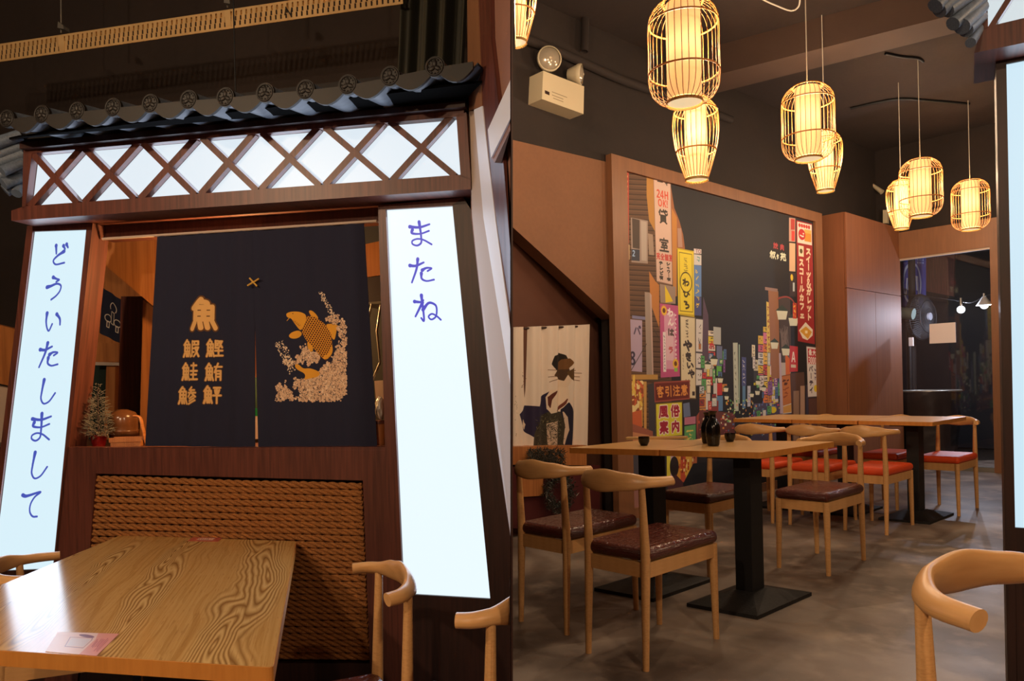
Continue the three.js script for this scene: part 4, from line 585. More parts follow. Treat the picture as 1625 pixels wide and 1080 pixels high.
// ---------------------------------------------------------------- dining room: walls
const sPart = -MUR.p.x / MUR.e.x + 0.02, sCorner = 2.02 * 2;           // along the mural wall: partition end and far corner
const cornerW = (() => { const d = DOO.p.clone().sub(MUR.p); return d.dot(MUR.e); })();   // where the door wall meets it (the walls are square to each other within a degree)
{
  const b0 = MUR.S(813, 222), b1 = MUR.S(967, 258), d1 = MUR.S(968, 505), d0 = MUR.S(813, 358), s1 = b1[0];
  struct('wall_mural', prismSY(MUR, [[sPart, b0[1]], [s1, b1[1]], [s1, 0], [cornerW + 0.3, 0], [cornerW + 0.3, CEIL], [sPart, CEIL]], 0, -0.12), M.darkWall, 'dark painted wall that carries the street mural');
  struct('wall_stair', prismSY(MUR, [[sPart, b0[1]], [s1, b1[1]], [s1, d1[1]], [sPart, d0[1]]], 0.002, -0.12), M.brownWall, 'warm brown wall panel with a slanted lower edge');
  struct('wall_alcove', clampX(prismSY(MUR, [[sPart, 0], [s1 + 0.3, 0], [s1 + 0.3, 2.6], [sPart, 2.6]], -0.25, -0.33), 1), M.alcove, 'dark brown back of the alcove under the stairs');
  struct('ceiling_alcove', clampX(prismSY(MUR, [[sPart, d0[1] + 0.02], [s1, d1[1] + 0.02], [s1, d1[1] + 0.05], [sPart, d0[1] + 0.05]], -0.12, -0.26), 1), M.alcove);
  // door wall: opening between the cabinet and the right jamb
  const L = DOO.S(1430, 407)[0], Rr = DOO.S(1572, 396)[0], top = (DOO.S(1431, 407)[1] + DOO.S(1571, 396)[1]) / 2, hd = DOO.S(1500, 358)[1];
  struct('wall_door', prismSY(DOO, [[L - 1.2, hd], [4.5, hd], [4.5, CEIL], [L - 1.2, CEIL]], 0, -0.12), M.darkWall, 'dark wall above the glazed door');
  struct('wall_door_side', prismSY(DOO, [[Rr + 0.1, 0], [4.5, 0], [4.5, hd], [Rr + 0.1, hd]], 0, -0.12), M.laminateDark);
  const dr = struct('door_1', prismSY(DOO, [[L - 0.6, top], [Rr + 0.1, top], [Rr + 0.1, hd], [L - 0.6, hd]], 0.03, -0.1), M.frameBrown, 'wide glazed door opening with brown head and jamb');
  part(dr, 'door_jamb', prismSY(DOO, [[Rr, 0], [Rr + 0.1, 0], [Rr + 0.1, top], [Rr, top]], 0.03, -0.1), M.frameBrown);
  part(dr, 'door_bead', prismSY(DOO, [[L - 0.1, top - 0.02], [Rr, top - 0.02], [Rr, top], [L - 0.1, top]], 0.02, -0.02), M.cream);
  part(dr, 'glass_pane', prismSY(DOO, [[L - 0.6, 0.02], [Rr, 0.02], [Rr, top - 0.02], [L - 0.6, top - 0.02]], -0.05, -0.056), M.glass, 'dark clear glass');
  part(dr, 'sill', prismSY(DOO, [[L - 0.6, 0], [Rr, 0], [Rr, 0.05], [L - 0.6, 0.05]], 0.0, -0.1), M.steel);
  // a paper sheet stuck to the glass, and the yard outside
  solo('paper_sheet', 'blank pinkish paper sheet stuck on the glazed door', 'paper', prism(DOO, [[1475, 514], [1516, 511], [1517, 543], [1475, 545]], -0.045, -0.047), std({ color: 0xf0e6ea, roughness: 0.8 }));
  struct('floor_yard', prismSY(DOO, [[-3, -0.2], [4, -0.2], [4, -0.02], [-3, -0.02]], -0.12, -3.2), M.nearBlack);
  struct('wall_yard', prismSY(DOO, [[-3.4, 0], [4.4, 0], [4.4, CEIL], [-3.4, CEIL]], -3.1, -3.2), std({ color: 0x1b1a20, roughness: 0.8 }), 'dark rough yard wall beyond the glass');
  struct('wall_yard_sheet', prism(DOO, [[1468, 395], [1515, 398], [1513, 470], [1470, 462]], -2.0, -2.05), M.laminate, 'brown sheet on the yard wall above the paper');
}
{ // yard things behind the glass
  const o = -1.1;
  const t = thing('pedestal_fan', 'black pedestal fan standing outside the glazed door', 'fan'), c = DOO.P(1462, 503, o), face = DOO.n.clone().multiplyScalar(0.12).addScaledVector(DOO.e, 0.99).normalize();
  const q = new THREE.Quaternion().setFromUnitVectors(V3(0, 0, 1), face), cage = []; const r = 0.3;
  for (let k = 0; k < 64; k++) { const g = tube([V3(0.05, 0, 0.09), V3(r * 0.55, 0, 0.1), V3(r * 0.97, 0, 0.03), V3(r * 0.97, 0, -0.05), V3(r * 0.5, 0, -0.12), V3(0.05, 0, -0.12)], 0.006, 10, 4); g.rotateZ(k / 64 * 6.283); cage.push(g); }
  for (const [rr, z] of [[r, 0], [r * 0.7, 0.09], [0.1, 0.1]]) cage.push(new THREE.TorusGeometry(rr, 0.006, 6, 36).translate(0, 0, z));
  part(t, 'fan_cage', cleanMerge(cage).applyQuaternion(q).translate(c.x, c.y, c.z), std({ color: 0x1f1f23, roughness: 0.6 })).userData.kind = 'stuff';
  for (let k = 0; k < 3; k++) { const b = new THREE.BoxGeometry(0.24, 0.13, 0.006); b.rotateX(0.4); b.translate(0.17, 0, 0); b.rotateZ(k * 2.094); part(t, 'blade', b.applyQuaternion(q).translate(c.x, c.y, c.z), std({ color: 0x3c3d44, roughness: 0.5 })); }
  part(t, 'hub', new THREE.CylinderGeometry(0.05, 0.05, 0.03, 20).rotateX(Math.PI / 2).translate(0, 0, 0.105).applyQuaternion(q).translate(c.x, c.y, c.z), std({ color: 0x9a9aa4, roughness: 0.4 }));
  part(t, 'motor', new THREE.CylinderGeometry(0.08, 0.06, 0.2, 16).rotateX(Math.PI / 2).translate(0, 0, -0.2).applyQuaternion(q).translate(c.x, c.y, c.z), M.blackMetal);
  part(t, 'stand', rod(c.clone().addScaledVector(face, -0.16), c.clone().addScaledVector(face, -0.16).setY(0.0), 0.03, 0.02, 12), M.blackMetal); settle(t);
  const qd = [[1432, 400], [1470, 404], [1470, 490], [1432, 486]].map(a => DOO.S(a[0], a[1], -1.7));
  solo('blue_banner', 'blue banner with a white ringed emblem hanging outside the glass', 'banner', cloth(DOO, ...qd, -1.7, u => 0.03 * Math.sin(u * 9), 20, 6), std({ roughness: 0.7, map: canvas(256, 512, (g, w, h) => { g.fillStyle = '#25358c'; g.fillRect(0, 0, w, h); g.lineWidth = 20; g.strokeStyle = '#b9c0d8'; g.beginPath(); g.ellipse(110, 290, 92, 190, 0, 0, 7); g.stroke(); g.strokeStyle = '#e0dcd0'; g.lineWidth = 9; for (let i = 0; i < 7; i++) { g.beginPath(); g.moveTo(60 + i * 16, 170 + hash(i, 4, 1) * 80); g.lineTo(50 + i * 20, 320 + hash(i, 5, 1) * 90); g.stroke(); } g.fillStyle = '#8fa6d8'; for (let i = 0; i < 12; i++) g.fillRect(150 + (i % 4) * 24, 20 + Math.floor(i / 4) * 26, 14, 18); }) }));
  solo('yard_post', 'black post outside the glass in front of the blue banner', 'post', rod(DOO.P(1446, 360, -1.4), DOO.P(1450, 720, -1.4), 0.045, 0.045, 12), M.nearBlack);
  solo('drain_pipe', 'short pale green pipe end outside the glass', 'pipe', rod(DOO.P(1425, 496, -0.5), DOO.P(1450, 498, -0.5), 0.07, 0.07, 16), std({ color: 0x55605a, roughness: 0.5 }));
  const sw = DOO.P(1446, 542, -0.75); solo('wall_switch', 'small white switch box on the yard post', 'switch', box(sw.x, sw.y, sw.z, 0.05, 0.11, 0.03, -0.84), M.paper);
  { const w = [[1420, 466], [1470, 470], [1515, 476], [1540, 480], [1562, 470], [1575, 466]].map(a => DOO.P(a[0], a[1], -0.6)); solo('bulb_wire', 'sagging black wire that carries the yard bulbs', 'wire', tube(w, 0.006, 40, 5), M.blackMetal);
    for (const [x, y, cap] of [[1525, 491, 0], [1562, 484, 1]]) { const p = DOO.P(x, y, -0.6), b = thing('yard_bulb', cap ? 'white yard bulb under a small pale cone shade' : 'bare white yard bulb hanging from the wire', 'bulb'); part(b, 'bulb', new THREE.SphereGeometry(0.045, 16, 12).translate(p.x, p.y, p.z), std({ color: 0x333333, emissive: lin(0.9, 0.95, 1), emissiveIntensity: 2.6 }), 'glowing white bulb'); part(b, 'socket', rod(p.clone().add(V3(0, 0.04, 0)), p.clone().add(V3(0, 0.14, 0)), 0.018, 0.012), M.steel); if (cap) part(b, 'cone_shade', new THREE.CylinderGeometry(0.02, 0.085, 0.1, 20, 1, true).translate(p.x, p.y + 0.05, p.z), std({ color: 0xb8b8b8, roughness: 0.4, side: THREE.DoubleSide })); settle(b); const l = new THREE.PointLight(0xdfe8ff, LIGHT.yard); l.position.copy(p); l.castShadow = true; scene.add(l); } }
  { const b = thing('bin_bag', 'black plastic bag in a bin outside the glazed door', 'bin'), bc = DOO.P(1474, 690, -0.5); const g = new THREE.CylinderGeometry(0.36, 0.3, 0.9, 40, 24, true), p = g.attributes.position; for (let i = 0; i < p.count; i++) { const a = Math.atan2(p.getZ(i), p.getX(i)), k = 1 + 0.12 * (fbm(a * 2.5 + 9, p.getY(i) * 5 + 9, 97) - 0.5) * 2; p.setX(i, p.getX(i) * k); p.setZ(i, p.getZ(i) * k); } g.computeVertexNormals(); g.translate(bc.x, 0.45, bc.z); part(b, 'bag', g, std({ color: 0x17171b, roughness: 0.3, side: THREE.DoubleSide })); part(b, 'rim', new THREE.TorusGeometry(0.36, 0.012, 8, 40).rotateX(Math.PI / 2).translate(bc.x, 0.9, bc.z), M.steel); settle(b); }
}
{ // cabinet in the corner
  const D = CABD, sL = MUR.S(1342.5, 400, D)[0], sR = Math.min(MUR.S(1432, 400, D)[0], cornerW - 0.004), top = MUR.S(1343, 336, D)[1], ym = (MUR.S(1343, 455, D)[1] + MUR.S(1431, 471, D)[1]) / 2, sm = MUR.S(1391, 560, D)[0];
  const t = thing('tall_cabinet', 'tall orange brown cabinet with three flat doors beside the mural', 'cabinet');
  part(t, 'cabinet_body', prismSY(MUR, [[sL, 0], [sR, 0], [sR, top], [sL, top]], D - 0.022, 0.002), M.cabinet);
  const door = (a, b, c, d) => part(t, 'cabinet_door', prismSY(MUR, [[a + 0.003, c + 0.003], [b - 0.003, c + 0.003], [b - 0.003, d - 0.003], [a + 0.003, d - 0.003]], D, D - 0.019), M.cabinet);
  door(sL, sR, ym, top); door(sL, sm, 0.06, ym); door(sm, sR, 0.06, ym); settle(t);
}
// ---------------------------------------------------------------- ceiling beam, pipes
{
  const p = (x, y) => { const q = onY(x, y, 3.6); return [q.x, q.z]; }, a = p(1215, 128), b = p(1537, 47), c = p(1511, 24), d = p(1215, 99), ext = (u, v, k) => [u[0] + (v[0] - u[0]) * k, u[1] + (v[1] - u[1]) * k];
  struct('trim_beam', slab([ext(b, a, 2.6), ext(a, b, 2.2), ext(d, c, 2.2), ext(c, d, 2.6)], CEIL, 3.6, [1, 1]), M.beam, 'brown boxed beam crossing the dark ceiling');
  const wire = (pts, r, n, l) => solo(n, l, 'cable', tube(pts.map(a => onY(a[0], a[1], a[2] ?? CEIL - 0.012)), r, 30, 6), M.blackMetal);
  wire([[1405, 85], [1430, 90], [1457, 93], [1465, 98]], 0.012, 'ceiling_cable', 'short black cable on the ceiling over the paired lanterns');
  wire([[1350, 172], [1395, 162], [1427, 157], [1480, 160], [1538, 165]], 0.014, 'ceiling_cable', 'long black cable on the ceiling feeding the farthest lanterns');
  const pipe = (pts, r, n, l, m) => solo(n, l, 'pipe', tube(pts.map(a => MUR.P(a[0], a[1], 0.05)), r, 24, 8), m);
  pipe([[830, 60], [900, 88], [990, 128], [1060, 152], [1160, 190]], 0.035, 'wall_conduit', 'dark conduit running along the wall above the emergency light', M.darkWall);
  pipe([[928, -40], [929, 20], [927, 82]], 0.03, 'wall_conduit', 'dark upright conduit above the emergency light', M.darkWall);
  solo('loose_wire', 'loose pale wire end dangling from the ceiling', 'wire', tube([[1200, -6], [1230, 8], [1258, 17], [1266, 12], [1270, -4]].map(a => onY(a[0], a[1], 3.7)), 0.006, 20, 6), M.cordWhite);
  solo('wall_bracket', 'small white bracket on the dark wall over the cabinet', 'bracket', rod(DOO.P(1379, 289, 0.05), DOO.P(1400, 305, 0.05), 0.014, 0.03, 10), M.plasterWhite);
  solo('junction_box', 'small beige box on the dark wall beside the cabinet top', 'box', prism(DOO, [[1401, 333], [1408, 333], [1408, 354], [1401, 354]], 0.05, 0), M.plasterWhite);
}
// ---------------------------------------------------------------- emergency light
{
  const t = thing('emergency_light', 'cream twin head emergency light on the dark wall', 'emergency light'), o = 0.14;
  const bx = prism(MUR, [[862, 112], [927, 137], [926, 181], [860, 157]], o, 0.0);
  const b = part(t, 'battery_box', bx, M.plasterWhite);
  part(b, 'indicator', prism(MUR, [[865, 143], [872, 146], [872, 151], [865, 148]], o + 0.002, o - 0.002), M.laminateDark); part(b, 'print_line', mergeGeometries([[876, 145, 24], [876, 150, 18], [878, 155, 16]].map(([x, y, w]) => prism(MUR, [[x, y], [x + w, y + w * 0.38], [x + w, y + w * 0.38 + 1], [x, y + 1]], o + 0.001, o - 0.002))), std({ color: 0x8a7c66 }));
  for (const [x, y, r] of [[871, 94, 0.088], [918, 118, 0.075]]) {
    const c = MUR.P(x, y, o - 0.03), ax = MUR.n.clone().multiplyScalar(0.8).addScaledVector(MUR.e, x < 900 ? -0.45 : 0.5).add(V3(0, -0.1, 0)).normalize(), q = new THREE.Quaternion().setFromUnitVectors(V3(0, 1, 0), ax);
    const hg = new THREE.LatheGeometry([[0.001, -0.09], [r * 0.5, -0.08], [r * 0.92, -0.01], [r, 0.0], [r, 0.022], [r * 0.9, 0.024]].map(a => new THREE.Vector2(...a)), 28).applyQuaternion(q).translate(c.x, c.y, c.z);
    const h = part(t, 'lamp_head', hg, M.plasterWhite); part(h, 'lens', new THREE.SphereGeometry(r * 1.3, 24, 8, 0, 6.283, 0, 0.76).translate(0, -r * 0.93 + 0.012, 0).applyQuaternion(q).translate(c.x, c.y, c.z), std({ color: 0xb8ac98, roughness: 0.15, metalness: 0.4 }), 'clear ribbed lens'); part(h, 'bulb', new THREE.SphereGeometry(r * 0.2, 12, 8).translate(0, 0.02 + r * 0.1, 0).applyQuaternion(q).translate(c.x, c.y, c.z), M.plasterWhite);
    part(t, 'neck', rod(c.clone().addScaledVector(ax, -0.05), MUR.P(x + (x < 900 ? 6 : 0), y + (x < 900 ? 18 : 16), o - 0.06), 0.018), M.plasterWhite);
  }
  settle(t);
}
// ---------------------------------------------------------------- mural
{
  const t = thing('street_mural', 'large framed night street mural crowded with neon shop signs', 'mural');
  const sA = MUR.S(968.5, 241, 0.05)[0], sB = MUR.S(1303, 341, 0.05)[0], yT = (MUR.S(968, 241, 0.05)[1] + MUR.S(1300, 340, 0.05)[1]) / 2, s0 = MUR.S(991, 300, 0.03)[0], s1 = MUR.S(1290, 354, 0.03)[0], y1 = (MUR.S(991, 270, 0.03)[1] + MUR.S(1290, 354, 0.03)[1]) / 2, y0 = 0.08;
  const fr = (a) => part(t, 'frame_board', prismSY(MUR, a, 0.06, 0.002), M.frameBrown);
  fr([[sA, 0], [s0, 0], [s0, y1], [sA, yT]]); fr([[sA, yT], [s0, y1], [s1, y1], [sB, yT]]); fr([[s1, 0], [sB, 0], [sB, yT], [s1, y1]]); fr([[s0, 0], [s1, 0], [s1, y0], [s0, y0]]);
  const tex = canvas(1500, 1240, (g, w, h) => {
    const m = (x, y) => { const [s, yy] = MUR.S(x, y, 0.03); return [(s - s0) / (s1 - s0) * w, (y1 - yy) / (y1 - y0) * h]; };
    const poly = (pts, c, line, lw = 3) => { g.beginPath(); pts.forEach((p, i) => i ? g.lineTo(...m(...p)) : g.moveTo(...m(...p))); g.closePath(); if (c) { g.fillStyle = c; g.fill(); } if (line) { g.strokeStyle = line; g.lineWidth = lw; g.stroke(); } };
    const rect = (x0, y0, x1, y1, c, line, lw) => { const k = (x1 - x0) * 0.12; poly([[x0, y0], [x1, y0 + k * (y0 < 590 ? 1 : -0.4)], [x1, y1 + k * (y1 < 590 ? 0.6 : -0.6)], [x0, y1]], c, line, lw); };
    let kk = 1; const frame = (q, fn) => { const a = m(...q[0]), b = m(...q[1]), c = m(...q[3]), lx = Math.hypot(b[0] - a[0], b[1] - a[1]), ly = Math.hypot(c[0] - a[0], c[1] - a[1]); kk = ly / lx; g.save(); g.transform((b[0] - a[0]) / 100, (b[1] - a[1]) / 100, (c[0] - a[0]) / ly * lx / 100, (c[1] - a[1]) / ly * lx / 100, a[0], a[1]); fn(); g.restore(); kk = 1; };   // a field 100 wide and 100 high on a sign; kk keeps strokes round
    const gl = (ch, x, y, w, h, lw, c) => glyph(g, ch, x, y * kk, w, h * kk, lw, c), fr2 = (x, y, w, h) => g.fillRect(x, y * kk, w, h * kk), el = (x, y, rx, ry) => { g.beginPath(); g.ellipse(x, y * kk, rx, ry * kk, 0, 0, 7); g.fill(); };
    const text = (str, x, y, size, c, sx = 1, bold = true) => { g.save(); g.translate(x, y * kk); g.scale(sx, 1); g.fillStyle = c; g.font = (bold ? 'bold ' : '') + size + 'px sans-serif'; g.textAlign = 'center'; g.textBaseline = 'middle'; g.fillText(str, 0, 0); g.restore(); };
    const scrib = (x0, y0, x1, y1, n, c, lw) => { g.strokeStyle = c; g.lineWidth = lw; y0 *= kk; y1 *= kk; for (let i = 0; i < n; i++) { const y = y0 + (y1 - y0) * (i + 0.5) / n, k = (y1 - y0) / n * 0.36; for (let j = 0; j < 3; j++) { g.beginPath(); g.moveTo(R(x0, x1), y + R(-k, k)); g.lineTo(R(x0, x1), y + R(-k, k)); g.stroke(); } } };
    g.fillStyle = '#141318'; g.fillRect(0, 0, w, h);
    // left house: planks, window, pipes
    poly([[985, 262], [1064, 284], [1066, 700], [985, 705]], '#4c3324'); for (let y = 275; y < 690; y += 8) { poly([[998, y], [1062, y + 3], [1062, y + 5], [998, y + 1.6]], '#2c1c14'); poly([[998, y + 3], [R(1010, 1060), y + 5], [1050, y + 6], [998, y + 4]], '#62442f'); }
    poly([[987, 268], [998, 272], [998, 386], [988, 384]], '#a8382c'); for (let y = 275; y < 384; y += 8) poly([[990, y], [996, y - 5], [996, y - 2], [990, y + 3]], '#e0a35c');
    poly([[988, 386], [999, 388], [999, 412], [989, 411]], '#b89a70'); poly([[989, 413], [996, 413], [998, 520], [990, 520]], '#20201f');
    poly([[1001, 345], [1028, 350], [1028, 418], [1002, 416]], '#8b7a72'); poly([[1003, 346], [1015, 349], [1015, 395], [1004, 393]], '#3a2f2a'); poly([[1017, 350], [1026, 352], [1026, 414], [1018, 413]], '#a39690'); poly([[1002, 395], [1015, 396], [1015, 414], [1002, 413]], '#272b3a'); frame([[1002, 395], [1009, 396], [1009, 409], [1002, 408]], () => text('2', 50, 50, 120, '#8fb4e8'));
    poly([[1026, 280], [1040, 284], [1042, 372], [1030, 350], [1026, 310]], '#a5702e'); poly([[1030, 430], [1040, 446], [1046, 452], [1046, 520], [1032, 480]], '#b06a2c'); poly([[1028, 370], [1036, 372], [1038, 405], [1030, 404]], '#8c7668');
    poly([[1064, 292], [1070, 330], [1078, 350], [1084, 372], [1087, 395], [1074, 395], [1066, 452]], '#8a4f30'); poly([[1066, 330], [1074, 345], [1074, 470], [1068, 470]], '#b3702c'); poly([[1075, 362], [1081, 362], [1083, 392], [1076, 392]], '#a07a6c');
    poly([[1047, 450], [1072, 455], [1072, 482], [1048, 480]], '#8a766c'); poly([[1055, 452], [1068, 478], [1056, 480]], '#e0c21e');
    // white pink sign
    const A = [[1037, 282], [1064, 289], [1067, 452], [1042, 446]]; poly(A, '#c9a89c', '#7c5c50', 3);
    frame(A, () => { scrib(15, 1, 85, 5, 1, '#2c2622', 5); text('24H', 50, 14.5, 40, '#c8402c', 1); text('OK!', 50, 23, 36, '#c8402c', 1); gl('貸', 22, 29, 56, 13.5, 6.5, '#2b2523'); gl('室', 20, 57, 60, 13.5, 6.5, '#2b2523'); [...'完全個室'].forEach((c, i) => gl(c, 3 + i * 24, 72.2, 22, 6.4, 3.6, '#b8302c')); [...'テレビ有'].forEach((c, i) => gl(c, 16, 80 + i * 4.7, 24, 3.9, 4, '#2b2523')); [...'シャワー有'].forEach((c, i) => gl(c, 60, 80 + i * 3.8, 24, 3.3, 3.6, '#2b2523')); });
    // blue and yellow signs
    rect(1101, 394, 1113, 402, '#d7cdd0'); frame([[1101, 394], [1113, 396], [1113, 403], [1101, 401]], () => text('TO', 60, 50, 40, '#8a5a6a', 1.4)); rect(1101, 403, 1113, 420, '#c9ccd2'); scrib(...m(1104, 406), ...m(1111, 416), 2, '#3d8a8a', 3); rect(1101, 420, 1113, 470, '#4c78c4'); rect(1101, 470, 1113, 500, '#37427e'); scrib(...m(1103, 425), ...m(1110, 490), 6, '#e0c850', 4);
    const B = [[1074.5, 393], [1101, 398], [1102, 503], [1076, 499]]; poly(B, '#b99e18'); frame(B, () => { g.fillStyle = '#e6d02a'; fr2(4, 2, 92, 96); g.strokeStyle = '#5a4a10'; g.lineWidth = 2.5; g.strokeRect(12, 6 * kk, 76, 88 * kk); scrib(38, 12, 62, 36, 8, '#7a6a20', 2); g.lineWidth = 4; g.strokeStyle = '#2c2508'; g.beginPath(); g.arc(50, 50 * kk, 34, 0, 7); g.stroke(); gl('わ', 28, 44.5, 44, 11, 6.5, '#2c2508'); gl('ひ', 28, 62, 44, 11, 6.5, '#2c2508'); gl('ろ', 26, 78, 48, 12, 6.5, '#2c2508'); });
    const C = [[1079.5, 501], [1103, 504], [1104, 632], [1081, 631]]; poly(C, '#d8cfae', '#6b5a3a', 4); frame(C, () => { scrib(34, 3, 54, 27, 6, '#4a4238', 3.5); gl('や', 16, 29, 66, 13, 10, '#262022'); gl('き', 26, 44, 50, 11, 8, '#262022'); gl('い', 34, 56, 54, 8, 8, '#262022'); gl('や', 46, 65, 50, 10, 8, '#262022'); gl('は', 26, 77, 36, 8, 5, '#7a6a5a'); scrib(12, 46, 20, 66, 5, '#8a7a66', 2); g.fillStyle = '#262022'; fr2(74, 92, 18, 5); });
    for (const [a, b, c] of [[505, 558, '#d4d6de'], [559, 584, '#cfd2da'], [585, 612, '#d4d8de']]) { rect(1104, a, 1116, b, c, '#3a3a44', 4); scrib(...m(1107, a + 6), ...m(1113, b - 6), 2, '#3c3c48', 3); }
    // magenta sign with flowers
    const D = [[1047, 481], [1076, 485], [1079, 597], [1048.5, 599]]; poly(D, '#b2447e'); frame(D, () => { g.fillStyle = '#cf8fb8'; fr2(22, 12, 60, 76); g.fillStyle = '#dcb4cc'; fr2(32, 36, 40, 40); g.fillStyle = '#e8dfe8'; fr2(14, 38, 16, 54); scrib(18, 42, 26, 90, 11, '#6a6a8a', 2.4); gl('わ', 40, 5, 34, 11, 6, '#f2e6ee'); gl('ん', 40, 19, 34, 10, 6, '#f0e4ec'); gl('は', 40, 33, 34, 9, 7, '#4a3a3c'); gl('ラ', 42, 57, 30, 9, 5, '#b84a5a'); scrib(78, 10, 90, 76, 11, '#e6d4e0', 3); for (const [x, y] of [[22, 9], [82, 80]]) { g.save(); g.translate(x, y * kk); g.fillStyle = '#e8b428'; g.beginPath(); for (let k = 0; k < 32; k++) { const r = k % 2 ? 13 : 19; g.lineTo(Math.cos(k * 0.196) * r, Math.sin(k * 0.196) * r); } g.fill(); g.fillStyle = '#5a2c10'; g.beginPath(); g.arc(0, 0, 8, 0, 7); g.fill(); g.restore(); } g.fillStyle = '#7cc04a'; fr2(74, 86, 18, 5); });
    // lavender sign, grey board
    const E = [[997, 506], [1019, 508], [1019, 590], [997, 588]]; poly(E, '#a592b4'); poly([[1003, 500], [1030, 503], [1030, 508], [1003, 505]], '#6e6f9e'); frame(E, () => { gl('バ', 36, 12, 54, 18, 8, '#3b3350'); text('8', 30, 76, 84, '#262238', 1); });
    poly([[1023, 463], [1031, 464], [1035, 598], [1026, 597]], '#8f8078'); poly([[1031, 464], [1034, 468], [1037, 597], [1035, 598]], '#b59a94');
    g.strokeStyle = '#2a2420'; g.lineWidth = 3; for (const [a, b] of [[[1000, 590], [1026, 545]], [[1036, 520], [1048, 540]], [[1000, 600], [1048, 604]], [[1020, 615], [1034, 640]], [[1036, 600], [1080, 606]]]) { g.beginPath(); g.moveTo(...m(...a)); g.lineTo(...m(...b)); g.stroke(); }
    poly([[998, 594], [1044, 594], [1044, 602], [998, 602]], '#b0823c'); poly([[998, 604], [1020, 604], [1020, 676], [998, 676]], '#c98a34'); for (let i = 0; i < 60; i++) { const q = m(R(999, 1019), R(606, 650)); g.fillStyle = ['#e8c04a', '#c8502c', '#8a3a20', '#f0d890'][i % 4]; g.beginPath(); g.ellipse(...q, R(8, 30), R(3, 11), R(0, 3), 0, 7); g.fill(); } poly([[999, 655], [1018, 650], [1019, 678], [999, 680]], '#c4542c');
    poly([[1021, 605], [1026, 605], [1026, 690], [1022, 690]], '#c08c44'); poly([[1028, 610], [1040, 606], [1040, 690], [1030, 690]], '#2c2a30'); poly([[998, 670], [1036, 684], [1036, 700], [998, 700]], '#8e4a38'); poly([[998, 684], [1030, 690], [1030, 704], [998, 704]], '#c07a50');
    // orange neon warning and yellow guide sign
    const F = [[1038.5, 607], [1094, 604], [1094, 632], [1039.5, 637]]; poly(F, '#5a1a14', '#8c3a30', 6); frame(F, () => [...'客引注意'].forEach((c, i) => gl(c, 5 + i * 23, 20, 20, 60, 2.6, '#e08a3c')));
    const G = [[1040.5, 640], [1082.5, 637], [1083, 691], [1041.5, 694]]; poly(G, '#dcd62e', '#4a3a1a', 5); frame(G, () => { for (const [lw, c] of [[10, '#f4e6d8'], [5, '#96162c']]) { gl('風', 12, 9, 33, 34, lw, c); gl('俗', 56, 9, 33, 34, lw, c); gl('案', 12, 56, 33, 34, lw, c); gl('内', 56, 56, 33, 34, lw, c); } });
    poly([[1084, 640], [1094, 638], [1096, 660], [1085, 662]], '#5c6e9a'); poly([[1086, 662], [1104, 660], [1104, 672], [1086, 674]], '#b86a8a'); poly([[1086, 676], [1104, 673], [1104, 702], [1086, 702]], '#4c9a58'); scrib(...m(1088, 680), ...m(1102, 698), 3, '#d8d060', 5); poly([[1105, 660], [1112, 650], [1116, 700], [1106, 702]], '#9a4034');
    // middle of the street: small signs
    const pal = ['#d8d8de', '#3f66a8', '#c83a3c', '#e2ce34', '#4aa05a', '#d07a34', '#7a4a9a', '#b9c8d4', '#8c2a2c', '#e8e2c8'];
    const stack = (x0, x1, y0, y1, cols, ink = '#2c2a38') => { let y = y0; let i = 0; while (y < y1) { const k = Math.min(y1 - y, R(9, 20)); rect(x0, y, x1, y + k - 1, cols[i++ % cols.length]); scrib(...m(x0 + 1.5, y + 2), ...m(x1 - 1.5, y + k - 3), 2, ink, 3); y += k; } };
    poly([[1116, 470], [1124, 500], [1126, 560], [1118, 690], [1112, 700]], '#4a3a52'); stack(1124, 1135, 524, 566, ['#e6e0d4', '#e0c834', '#d8d2cc', '#c83a3c']); frame([[1124, 540], [1135, 541], [1135, 556], [1124, 555]], () => gl('ボ', 10, 5, 80, 90, 14, '#c02a34')); rect(1132, 518, 1144, 546, '#aeb8bc'); rect(1137, 548, 1146, 580, '#5a6a9a'); rect(1117, 572, 1133, 598, '#b4b6ae'); rect(1117, 598, 1131, 612, '#b0282c'); scrib(...m(1119, 601), ...m(1129, 610), 2, '#f0d8d8', 4); rect(1137, 580, 1145, 596, '#58b848'); rect(1138, 608, 1146, 627, '#b8282e'); rect(1132, 600, 1138, 636, '#c8ccd4'); rect(1138, 628, 1147, 652, '#4a78b8'); stack(1110, 1120, 618, 660, ['#d08a44', '#c87a3c']); rect(1120, 616, 1127, 650, '#cfd0d4'); rect(1127, 636, 1140, 664, '#7a2a2a'); poly([[1110, 650], [1166, 655], [1166, 712], [1104, 712]], '#5a2a28'); for (let i = 0; i < 90; i++) { const q = m(R(1108, 1168), R(655, 705)); g.fillStyle = ['#c8442c', '#e08a3c', '#3a1a1c', '#a83a58', '#4a6aa8', '#e8d8c0'][i % 6]; g.fillRect(...q, R(4, 18), R(4, 12)); }
    poly([[1163, 543.5], [1170.5, 543.5], [1172, 652], [1165, 652]], '#b5c6c0'); scrib(...m(1165, 555), ...m(1169, 640), 8, '#3c4a4c', 2.4); rect(1172, 546, 1174, 640, '#8fb4ac'); rect(1177, 566, 1184, 612, '#3a4488'); scrib(...m(1178, 570), ...m(1183, 610), 6, '#c8d0e8', 3); rect(1178, 612, 1183, 648, '#4a78b4'); rect(1186, 612, 1191, 645, '#b4c0e0'); scrib(...m(1187, 615), ...m(1190, 642), 5, '#4a5a9a', 2);
